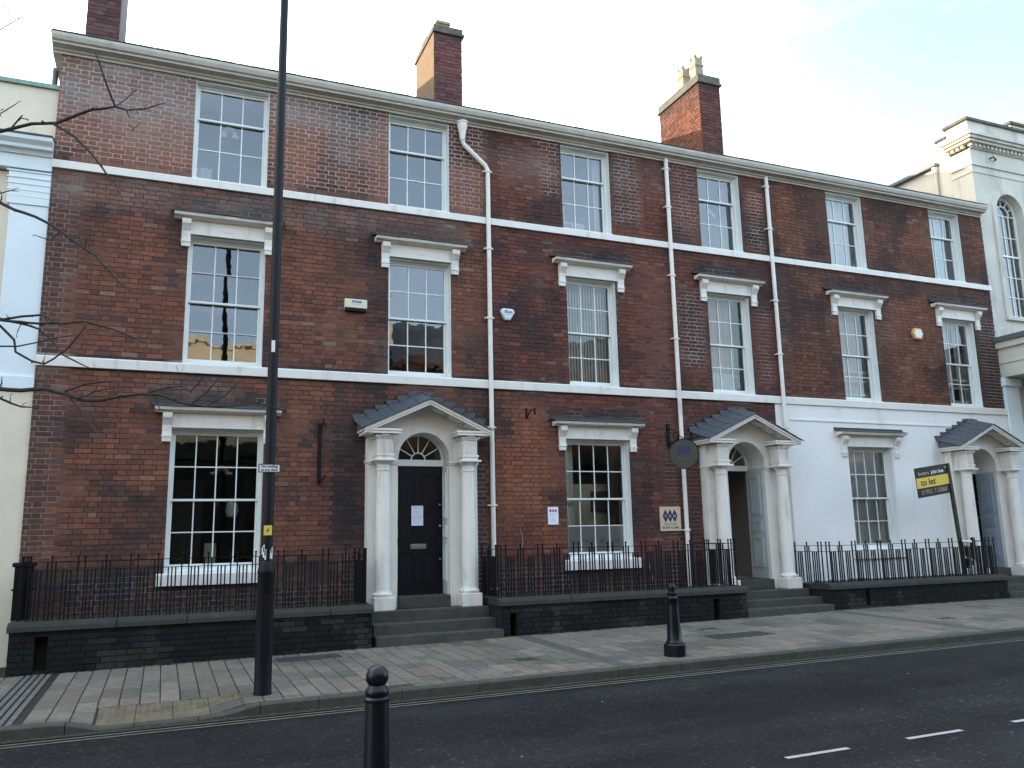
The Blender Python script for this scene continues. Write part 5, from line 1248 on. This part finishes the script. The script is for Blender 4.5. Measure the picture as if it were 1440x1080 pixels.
S_ = sign_plate('parking_sign', .985, 1.225, .78, .875, y-.075, 'sign_white', 'small white plate reading No loading at any time, on the lamp post', 'ink')
for k, t_ in enumerate(('No loading', 'at any time')): put_text(t_, .041, 'ink', S_, (1.105, y-.077, .848-.039*k), ext=.0006, bold=.0010)
MB().box(1.06, 1.15, y-.068, y-.06, .81, .85).build('clamp', 'steel', S_)
S_ = sign_plate('warning_sign', 1.065, 1.155, .068, .178, y-.068, 'sign_yellow', 'small yellow square warning plate on the lamp post below the white sign')
b_ = MB(); zz0 = .123; xx0 = 1.11
b_.add([(xx0-.026, y-.0695, zz0-.03), (xx0+.022, y-.0695, zz0+.004), (xx0+.004, y-.0695, zz0+.006), (xx0+.024, y-.0695, zz0+.034), (xx0-.022, y-.0695, zz0-.002), (xx0-.004, y-.0695, zz0-.004)], [(0,1,2,3,4,5)]); b_.build('lightning_mark', 'ink', S_)
st = thing('torn_sticker', (1.1, y-.066, -.18), 'torn white and black sticker wrapped round the lamp post above its base', 'sticker')
b_ = MB()
for i in range(7):
    t0 = R(205+18*i); t1 = R(205+18*i+16); r_ = .0665; zt0_ = -.06+.03*math.sin(i*2.1); zb0 = -.18+.03*math.cos(i*1.7)
    if i in (3, 4): continue
    b_.add([(x+r_*math.cos(t0), y+r_*math.sin(t0), zb0), (x+r_*math.cos(t1), y+r_*math.sin(t1), zb0+.01), (x+r_*math.cos(t1), y+r_*math.sin(t1), zt0_), (x+r_*math.cos(t0), y+r_*math.sin(t0), zt0_-.01)], [(0,1,2,3)])
b_.build('paper_strip', 'sign_white', st)
b_ = MB()
for (tt, zz) in ((222, -.09), (240, -.13), (300, -.10)):
    t0 = R(tt); t1 = R(tt+12); r_ = .068; b_.add([(x+r_*math.cos(t0), y+r_*math.sin(t0), zz-.03), (x+r_*math.cos(t1), y+r_*math.sin(t1), zz-.03), (x+r_*math.cos(t1), y+r_*math.sin(t1), zz+.03), (x+r_*math.cos(t0), y+r_*math.sin(t0), zz+.03)], [(0,1,2,3)])
b_.build('print', 'ink', st)
wb = thing('white_tag', (1.12, y-.06, 2.55), 'small white tag strapped high on the lamp post', 'tag'); MB().box(1.085, 1.125, y-.066, y-.061, 2.20, 2.34).build('plate', 'sign_white', wb)
# bollard with ball top in front (foreground)
bo = thing('bollard', (1.084, 4.5, -1.63), 'black bollard with a round ball top in the foreground, cut off by the bottom edge', 'bollard')
bx, by = 1.084, 4.5
MB().lathe([(.095, 0), (.095, .2), (.075, .22), (.070, .25), (.0625, .78), (.060, .80)], bx, by, -1.63, 32).build('shaft', 'bollard_paint', bo)
MB().lathe([(.060, 0), (.0685, .006), (.0695, .018), (.062, .026), (.056, .030), (.061, .040), (.0635, .048), (.060, .062), (.046, .080), (.036, .095), (.035, .108)], bx, by, -.83-.008, 32).build('collar', 'bollard_paint', bo)
pr = [(.0595*math.sin(math.pi*i/20)+.0001, -.0595*math.cos(math.pi*i/20)) for i in range(21)]
MB().lathe(pr, bx, by, -.712, 32).build('ball', 'bollard_paint', bo)
# old cast bollard on the far pavement
b2 = thing('bollard', (6.47, 9.93, -1.62), 'black cast iron bollard with octagonal foot standing at the kerb of the far pavement', 'bollard')
zb_ = gz(6.47, 9.93)
MB().lathe([(.150, 0), (.150, .155), (.135, .175)], 6.47, 9.93, zb_-.01, 8, smooth=False).build('foot', 'bollard_paint', b2)
MB().lathe([(.115, 0), (.118, .02), (.108, .035), (.098, .06), (.090, .2), (.076, .50), (.072, .56), (.082, .575), (.082, .60), (.066, .612), (.060, .63), (.072, .645), (.072, .665), (.05, .68), (.046, .70), (.055, .73), (.053, .76), (.035, .79), (.001, .80)], 6.47, 9.93, zb_+.165-.01, 16).build('shaft', 'bollard_paint', b2)
# to let board on a leaning post
tl = thing('estate_agent_board', (16.3, 13.3, -1.0), 'black and yellow to let board on a leaning post before the right doorway', 'board')
pb = Vector((15.96, 13.12, -1.0)); ptp = Vector((15.65, 13.0, 1.36)); dirv = (ptp-pb).normalized()
sid = Vector((-1, 0, 0)); sid = (sid-dirv*sid.dot(dirv)).normalized(); nrm = sid.cross(dirv).normalized()
if nrm.y > 0: nrm = -nrm
def ob(b_, c, hx, hy, hz):   # oriented box along post frame
    v = []
    for dz in (-hz, hz):
        for (sx, sy) in ((1, 1), (-1, 1), (-1, -1), (1, -1)): v.append(c+sid*(sx*hx)+nrm*(sy*hy)+dirv*dz)
    b_.hexa(v)
b_ = MB(); ob(b_, (pb+ptp)/2, .035, .03, (ptp-pb).length/2); b_.build('post', 'post_green', tl)
bc = ptp-dirv*.315+sid*.515; bw_ = .48; bh_ = .315
b_ = MB(); ob(b_, bc, bw_, .008, bh_); b_.build('board', 'sign_black', tl)
b_ = MB(); ob(b_, bc-dirv*.01+sid*0.0+nrm*.009, bw_-.002, .002, .108); b_.build('yellow_band', 'sign_yellow', tl)
xax = -sid
def board_text(s, size, m, off_x, off_z, **kw):
    me = text_mesh(s, size, m, **kw); o_ = bc+xax*off_x+dirv*off_z+nrm*.013
    me.transform(Matrix(((xax.x, dirv.x, nrm.x, o_.x), (xax.y, dirv.y, nrm.y, o_.y), (xax.z, dirv.z, nrm.z, o_.z), (0, 0, 0, 1)))); link('lettering', me, tl)
board_text('butters', .115, 'plaque_buff', -.40, .185, align='LEFT', sx=.95); board_text('john bee', .115, 'sign_white', -.02, .185, align='LEFT', sx=.92, bold=.002)
board_text('to let', .20, 'ink', -.36, -.01, align='LEFT', sx=1.0, bold=.003); board_text('01902 710888', .135, 'chimney_pot', 0, -.215, bold=.003, sx=.98); board_text('bjb', .05, 'sign_yellow', .42, .25)
# white brackets by the board's foot and rubbish
wbk = thing('white_bracket', (16.1, 13.2, -.95), 'bent white metal bracket strapped round the foot of the leaning board post', 'bracket')
b_ = MB(); b_.tube([(15.85, 13.0, -.30), (16.1, 13.0, -.32)], .022, 6); b_.build('upper_strap', 'sign_white', wbk)
b_ = MB(); b_.tube([(16.05, 13.15, -.65), (16.30, 13.15, -.72), (16.36, 13.15, -.98)], .022, 6); b_.build('lower_strap', 'sign_white', wbk)

# ------------------------------------------------------------------ things fixed to the fronts
# burglar alarm boxes
al = thing('alarm_box', (2.92, D-.05, 3.94), 'long cream burglar alarm box with green print on the left brick house', 'alarm box')
MB().prism([(D-.09, 3.97), (D, 3.93), (D, 4.13), (D-.07, 4.13), (D-.09, 4.11)], 'x', 2.73, 3.12).build('casing', 'alarm_cream', al, bevel=.006)
MB().box(2.745, 3.105, D-.08, D-.002, 3.915, 3.965).build('dark_base', 'iron', al)
b_ = MB(); b_.box(2.85, 3.02, D-.0915, D-.0905, 4.06, 4.10); b_.build('print_band', 'ink_blue', al); put_text('SECURITY', .032, 'sign_white', al, (2.935, D-.0925, 4.08), ext=.0003); put_text('ALARM', .03, 'ink_grey', al, (2.935, D-.0915, 4.03), ext=.0003)
def poly_box(nm, cx, cz, pts, mats, lb):
    S_ = thing(nm, (cx, D-.05, cz), lb, 'alarm box')
    MB().prism([(cx+p[0], cz+p[1]) for p in pts], 'y', D-.08, D).build('casing', mats[0], S_, bevel=.012)
    MB().prism([(cx+p[0]*.72, cz+p[1]*.72) for p in pts], 'y', D-.088, D-.079).build('face', mats[1], S_)
    return S_
S_ = poly_box('alarm_box', 5.79, 4.11, [(-.10, .10), (.10, .10), (.145, .04), (.05, -.12), (-.05, -.12), (-.145, .04)], ('alarm_white', 'alarm_white'), 'white tapered burglar alarm box with blue lettering beside the swan necked downpipe')
put_text('Blues', .075, 'ink_blue', S_, (5.80, D-.0895, 4.145), ext=.0005, bold=.0015); put_text('0800 118', .026, 'ink_grey', S_, (5.80, D-.0895, 4.09), ext=.0003)
S_ = poly_box('alarm_box', 16.31, 4.52, [(-.10, .13), (.10, .13), (.165, .0), (.10, -.13), (-.10, -.13), (-.165, 0)], ('alarm_orange', 'net_curtain'), 'hexagonal orange and white alarm box on the right house between the first floor windows')
# empty sign brackets
sb = thing('sign_bracket', (2.35, D-.05, .9), 'tall black iron sign bracket bar with curled ends beside the first doorway', 'bracket')
MB().box(2.33, 2.385, D-.05, D-.01, .92, 1.93).build('bar', 'iron', sb)
b_ = MB(); b_.tube([(2.36, D-.05, 1.85), (2.41, D-.10, 1.95), (2.44, D-.13, 1.92), (2.42, D-.12, 1.86)], .014, 6); b_.tube([(2.40, D-.10, 1.93), (2.40, D-.12, 2.01)], .01, 6); b_.build('top_curl', 'iron', sb)
b_ = MB(); b_.tube([(2.36, D-.05, .98), (2.42, D-.10, 1.0), (2.45, D-.14, 1.06)], .014, 6); b_.build('bottom_curl', 'iron', sb)
sb = thing('sign_bracket', (6.15, D-.05, 2.15), 'small rusty iron bracket on the wall left of the middle house window', 'bracket')
b_ = MB(); b_.box(6.135, 6.165, D-.03, D, 2.13, 2.34); b_.tube([(6.15, D-.03, 2.16), (6.17, D-.16, 2.28), (6.19, D-.30, 2.27)], .012, 6); b_.build('arm', 'iron', sb); b_ = MB(); b_.tube([(6.19, D-.30, 2.30), (6.19, D-.30, 2.18)], .022, 8); b_.build('hook', 'iron', sb)
# hanging round sign
hs = thing('sign_bracket', (9.2, D, 1.7), 'black iron wall bracket carrying the round hanging sign', 'bracket')
b_ = MB(); b_.box(9.19, 9.26, D-.03, D, 1.68, 2.14); b_.build('back_plate', 'iron', hs)
b_ = MB(); b_.tube([(9.22, D-.03, 1.74), (9.22, D-1.05, 1.76)], .014, 8); b_.tube([(9.22, D-.03, 2.05), (9.22, D-.25, 1.98), (9.22, D-.5, 1.80)], .010, 6)
b_.tube([(9.22, D-.28+.09*math.cos(t/2.0), 1.86+.08*math.sin(t/2.0)) for t in range(0, 12)], .008, 6); b_.build('arm', 'iron', hs)
hd = thing('hanging_sign', (9.05, 13.05, 1.2), 'round olive hanging sign with three blue diamonds beside the open doorway', 'sign')
ang = R(42); cxs, cys, czs = 8.98, 13.12, 1.455; ux, uy = math.cos(ang), -math.sin(ang)
mrot = Matrix.Translation((cxs, cys, czs)) @ Matrix.Rotation(-ang, 4, 'Z')
def loc_mesh(mb, m, nm, par):
    me = mb.mesh(nm, m); me.transform(mrot); return link(nm, me, par)
pts = [(.275*math.cos(t*math.pi/20), .275*math.sin(t*math.pi/20)) for t in range(40)]
loc_mesh(MB().prism(pts, 'y', -.012, .012), 'disc_olive', 'disc', hd)
rimb = MB()
for t in range(40):
    a0, a1 = t*math.pi/20, (t+1)*math.pi/20
    rimb.hexa([(rr*math.cos(a), yy, rr*math.sin(a)) for yy in (-.018, .018) for rr, a in ((.27, a0), (.27, a1), (.285, a1), (.285, a0))])
loc_mesh(rimb, 'iron', 'rim', hd)
def diamonds(yy, w_, h_, cz, sp): 
    b_ = MB()
    for k in (-1, 0, 1): cx = k*sp; b_.add([(cx-w_, yy-.0004*(k+1), cz), (cx, yy-.0004*(k+1), cz-h_), (cx+w_, yy-.0004*(k+1), cz), (cx, yy-.0004*(k+1), cz+h_)], [(0,1,2,3)])
    return b_
loc_mesh(diamonds(-.0135, .052, .12, .07, .085), 'diamond_blue', 'diamonds', hd)
for t_, s_, z_ in (('VKM', .06, .07), ('SOLICITORS', .045, -.10)):
    me = text_mesh(t_, s_, 'disc_olive' if t_ == 'VKM' else 'ink_blue', ext=.0005); me.transform(Matrix.Translation((0, -.0155, z_)) @ Matrix.Rotation(R(90), 4, 'X')); me.transform(mrot); link('lettering', me, hd)
b_ = MB(); b_.box(-.01, .01, -.01, .01, .27, .31); loc_mesh(b_, 'iron', 'hanger', hd)
# plaque
pq = thing('plaque', (9.19, D-.02, .04), 'buff square wall plaque with three dark blue diamonds and lettering by the second downpipe', 'plaque')
PX0, PX1, PZ0, PZ1 = 8.93, 9.40, .035, .505
MB().box(PX0, PX1, D-.03, D-.004, PZ0, PZ1).build('plate', 'plaque_buff', pq, bevel=.003)
cxp = (PX0+PX1)/2-.01; b_ = MB()
for k in (-1, 0, 1): b_.add([(cxp+k*.105-.066, D-.0315-.0003*(k+1), .325), (cxp+k*.105, D-.0315-.0003*(k+1), .195), (cxp+k*.105+.066, D-.0315-.0003*(k+1), .325), (cxp+k*.105, D-.0315-.0003*(k+1), .455)], [(0,1,2,3)])
b_.build('diamonds', 'diamond_blue', pq)
for k, t_ in zip((-1, 0, 1), 'VKM'): put_text(t_, .085, 'plaque_buff', pq, (cxp+k*.105, D-.0335, .32), ext=.0005, bold=.001)
put_text('SOLICITORS', .050, 'ink_brown', pq, (cxp, D-.0315, .165), ext=.0005, sx=1.05); put_text('MONEY CLAIMS', .058, 'ink_brown', pq, (cxp, D-.0315, .100), ext=.0005, bold=.0012, sx=.92)
b_ = MB()
for a in (PX0+.03, PX1-.03):
    for c in (PZ0+.03, PZ1-.03): b_.lathe([(.008, 0), (.001, .003)], a, D-.03, c, 8)
b_.build('screws', 'iron', pq)
nt_ = thing('notice', (6.64, D-.02, .2), 'white notice with three red diamonds on the brick left of the middle ground floor window', 'notice')
MB().box(6.53, 6.74, D-.022, D-.006, .195, .515).build('plate', 'paper', nt_)
b_ = MB()
for k in (-1, 0, 1): b_.add([(6.635+k*.055-.028, D-.023, .445), (6.635+k*.055, D-.023, .412), (6.635+k*.055+.028, D-.023, .445), (6.635+k*.055, D-.023, .478)], [(0,1,2,3)])
b_.build('diamonds', 'logo_red', nt_)
put_text('Solicitors', .030, 'ink_grey', nt_, (6.635, D-.023, .385), ext=.0003); put_text('1 2 3 4', .028, 'ink_grey', nt_, (6.635, D-.023, .32), ext=.0003); put_text('Please use\nnext door', .022, 'ink_grey', nt_, (6.635, D-.023, .27), ext=.0003)

# ------------------------------------------------------------------ bare tree whose twigs reach in from the left
tr = thing('bare_tree', (-3.1, 10.1, -1.65), 'leafless tree whose thin budded branches reach in from the left edge', 'tree')
TREE_DATA = [([(-3.0,10.1,4.3),(-2.52,9.95,4.4830000000000005),(-1.84,9.8,4.426),(-1.696,9.717,4.453),(-1.521,9.633,4.494),(-1.275,9.55,4.506),(-1.102,9.467,4.579),(-0.928,9.383,4.645),(-0.703,9.3,4.679)],0.019,0.012,True),([(-0.703,9.3,4.679),(-0.794,9.233,4.876),(-0.856,9.167,5.035),(-0.914,9.1,5.158)],0.01,0.005,False),([(-0.703,9.3,4.679),(-0.593,9.367,4.692),(-0.406,9.433,4.779),(-0.207,9.5,4.93)],0.01,0.005,False),([(-0.703,9.3,4.679),(-0.627,9.45,4.848),(-0.5,9.6,5.101)],0.006,0.004,False),([(-0.592,9.35,4.683),(-0.564,9.3,4.588)],0.007,0.005,False),([(-1.308,9.55,4.491),(-1.083,9.44,4.329),(-0.889,9.33,4.098),(-0.732,9.22,3.857),(-0.615,9.11,3.693),(-0.569,9.0,3.56)],0.012,0.005,False),([(-1.734,9.75,4.454),(-1.653,9.725,4.582),(-1.568,9.7,4.568)],0.008,0.007,False),([(-1.649,9.7,4.57),(-1.625,9.7,4.608)],0.009,0.006,False),([(-0.553,9.2,4.448),(-0.501,9.2,4.408),(-0.436,9.2,4.494)],0.005,0.004,False),([(-3.0,10.1,3.4),(-2.479,9.899999999999999,3.6109999999999998),(-1.758,9.7,3.582),(-1.606,9.6,3.485),(-1.391,9.5,3.397),(-1.208,9.4,3.282),(-0.99,9.3,3.102),(-0.774,9.2,2.939),(-0.625,9.1,2.748),(-0.458,9.0,2.553)],0.017,0.006,True),([(-1.14,9.4,3.236),(-1.223,9.35,3.107),(-1.367,9.3,3.133)],0.007,0.004,False),([(-0.851,9.3,3.002),(-0.88,9.3,2.937),(-0.98,9.3,2.949)],0.004,0.003,False),([(-3.0,10.1,2.1),(-2.4465,10.0,2.3485),(-1.693,9.9,2.357),(-1.411,9.767,2.316),(-1.065,9.633,2.303),(-0.855,9.5,2.31),(-0.573,9.367,2.215),(-0.36,9.233,2.108),(-0.225,9.1,2.02)],0.014,0.006,True),([(-1.693,9.9,2.357),(-1.489,9.825,2.394),(-1.297,9.75,2.407),(-1.192,9.675,2.357),(-1.14,9.6,2.289)],0.012,0.007,False),([(-3.0,10.1,2.1),(-2.447,10.0,2.3565),(-1.694,9.9,2.373),(-1.482,9.817,2.315),(-1.303,9.733,2.247),(-1.152,9.65,2.093),(-1.035,9.567,1.946),(-0.891,9.483,1.862),(-0.768,9.4,1.793)],0.012,0.005,True),([(-3.0,10.1,2.1),(-2.444,10.0,2.3179999999999996),(-1.688,9.9,2.296),(-1.535,9.825,2.136),(-1.501,9.75,1.992),(-1.335,9.675,1.889),(-1.214,9.6,1.851),(-1.125,9.525,1.894),(-0.995,9.45,1.999),(-0.899,9.375,2.124),(-0.821,9.3,2.218)],0.013,0.005,True),([(-3.0,10.1,2.1),(-2.427,9.95,2.1965),(-1.654,9.8,2.053),(-1.486,9.75,2.054),(-1.321,9.7,2.092),(-1.155,9.65,2.139),(-0.954,9.6,2.18)],0.009,0.004,True),([(-3.0,10.1,0.9999999999999999),(-2.4175,10.0,1.4300000000000002),(-1.635,9.9,1.62),(-1.427,9.8,1.598),(-1.188,9.7,1.608),(-0.978,9.6,1.541),(-0.814,9.5,1.472),(-0.662,9.4,1.463),(-0.461,9.3,1.5),(-0.259,9.2,1.515),(-0.09,9.1,1.499),(0.15,9.0,1.398),(0.352,8.9,1.362)],0.021,0.009,True),([(-0.992,9.6,1.555),(-0.859,9.467,1.398),(-0.742,9.333,1.252),(-0.66,9.2,1.107)],0.01,0.005,False),([(-1.0,9.6,1.577),(-0.812,9.5,1.644),(-0.542,9.4,1.67),(-0.476,9.3,1.537)],0.009,0.005,False),([(-0.868,9.5,1.492),(-0.701,9.4,1.558),(-0.499,9.3,1.588)],0.006,0.004,False),([(-3.0,10.1,0.9999999999999999),(-2.414,10.0,1.3815),(-1.628,9.9,1.523),(-1.522,9.867,1.47),(-1.418,9.833,1.431),(-1.297,9.8,1.424)],0.012,0.006,True),([(-0.259,9.2,1.515),(-0.027,9.14,1.583),(0.108,9.08,1.594),(0.198,9.02,1.536),(0.262,8.96,1.603),(0.304,8.9,1.669)],0.008,0.004,False),([(0.204,9.0,1.393),(0.345,8.9,1.508),(0.457,8.8,1.659)],0.006,0.003,False),([(0.352,8.9,1.362),(0.533,8.8,1.478),(0.651,8.7,1.614)],0.006,0.003,False),([(0.352,8.9,1.362),(0.622,8.833,1.37),(0.824,8.767,1.405),(1.088,8.7,1.331)],0.006,0.003,False),([(-0.157,9.15,1.497),(-0.082,9.1,1.352)],0.007,0.005,False),([(-1.837,9.7,4.584),(-1.713,9.7,4.708),(-1.664,9.7,4.768)],0.005,0.003,False),([(-3.0,10.1,5.0),(-2.559,9.85,5.5280000000000005),(-1.918,9.6,5.816),(-1.82,9.533,5.711),(-1.716,9.467,5.608),(-1.559,9.4,5.418)],0.006,0.003,True),([(-3.0,10.1,5.0),(-2.547,9.85,5.373),(-1.894,9.6,5.506),(-1.758,9.533,5.598),(-1.684,9.467,5.625),(-1.577,9.4,5.659)],0.006,0.003,True),([(-3.0,10.1,3.4),(-2.483,9.899999999999999,3.6624999999999996),(-1.766,9.7,3.685),(-1.67,9.65,3.711),(-1.583,9.6,3.695)],0.006,0.004,True),([(-1.84,9.7,4.625),(-1.839,9.7,4.617)],0.004,0.004,False)]
MB().lathe([(.17, 0), (.13, .25), (.115, 1.2), (.10, 2.6), (.08, 4.2), (.05, 6.0), (.03, 7.6)], -3.1, 10.1, -1.66, 14).build('trunk', 'bark', tr)
rt = random.Random(5)
for (pts, r0, r1, root) in TREE_DATA:
    n = len(pts); fine = []; rad = []
    for i in range(n-1):
        a, c = Vector(pts[i]), Vector(pts[i+1]); k = max(1, int((c-a).length/.10))
        for j in range(k):
            t = j/k; off = Vector((rt.uniform(-1, 1), rt.uniform(-1, 1), rt.uniform(-1, 1)))*.005*(1 if j else 0)
            fine.append(a.lerp(c, t)+off); rad.append((r0*1.6 if (root and i < 1) else r0)+(r1-r0)*(i+t)/(n-1))
    fine.append(Vector(pts[-1])); rad.append(r1*.6)
    b_ = MB(); b_.tube(fine, [r_*1.15+.001 for r_ in rad], 6)
    for q in range(len(fine)):
        if rt.random() < .42 and fine[q].x > -2.3:
            d_ = Vector((rt.uniform(-.6, 1), rt.uniform(-1, 1), rt.uniform(-1, 1))).normalized(); l_ = rt.uniform(.018, .045)
            b_.tube([fine[q], fine[q]+d_*l_*.6, fine[q]+d_*l_], [rad[q]*.55, rad[q]*.75+.002, .002], 5)
    for q in range(2, len(fine)-1):
        if rt.random() < .16 and fine[q].x > -2.3:      # side spurs with buds
            d_ = Vector((rt.uniform(-.2, 1), rt.uniform(-1, .6), rt.uniform(-1, 1))).normalized(); l_ = rt.uniform(.06, .20); e_ = fine[q]+d_*l_+Vector((0, 0, rt.uniform(-.03, .05)))
            m_ = fine[q].lerp(e_, .5)+Vector((rt.uniform(-.012, .012), 0, rt.uniform(-.012, .012)))
            b_.tube([fine[q], m_, e_], [rad[q]*.5, rad[q]*.4+.0008, .0022], 5)
            for t_ in (m_, e_): b_.tube([t_, t_+Vector((rt.uniform(-.01, .02), 0, rt.uniform(-.02, .02)))], [.0045, .002], 5)
    b_.build('branch', 'bark', tr)
gr = MB(); rg = random.Random(77)
for i in range(1400):
    px = rg.uniform(-1.9, 18.5)
    if i % 2: py_ = 12.9-abs(rg.gauss(0, .035)); z_ = gz(px, py_)
    else: py_ = KY-.01-abs(rg.gauss(0, .05)); z_ = rz(px, py_)+.008
    if i % 2 and any(abs(px-c) < 1.05 for c in DOORS.values()): py_ -= .05
    s_ = rg.uniform(.006, .022); gr.lathe([(s_, 0), (s_*.8, s_*.35), (s_*.2, s_*.5)], px, py_, z_, 5)
gr.build('grit_and_moss', 'moss', kind='stuff')
# a few small stones and litter flecks on the far pavement and road
lt = MB(); rl_ = random.Random(9)
for i in range(70):
    px = rl_.uniform(-1.5, 18); py_ = rl_.uniform(9.7, 12.8) if i % 4 else rl_.uniform(5.8, 9.0); s_ = rl_.uniform(.004, .009); z_ = gz(px, py_) if py_ > KY else rz(px, py_)
    lt.hexa([(px+a*s_, py_+c*s_*rl_.uniform(.6, 1.4), z_+h) for h in (0, s_*.5) for a, c in ((-1, -1), (1, -1), (1, 1), (-1, 1))])
lt.build('litter', 'chimney_pot', kind='stuff')
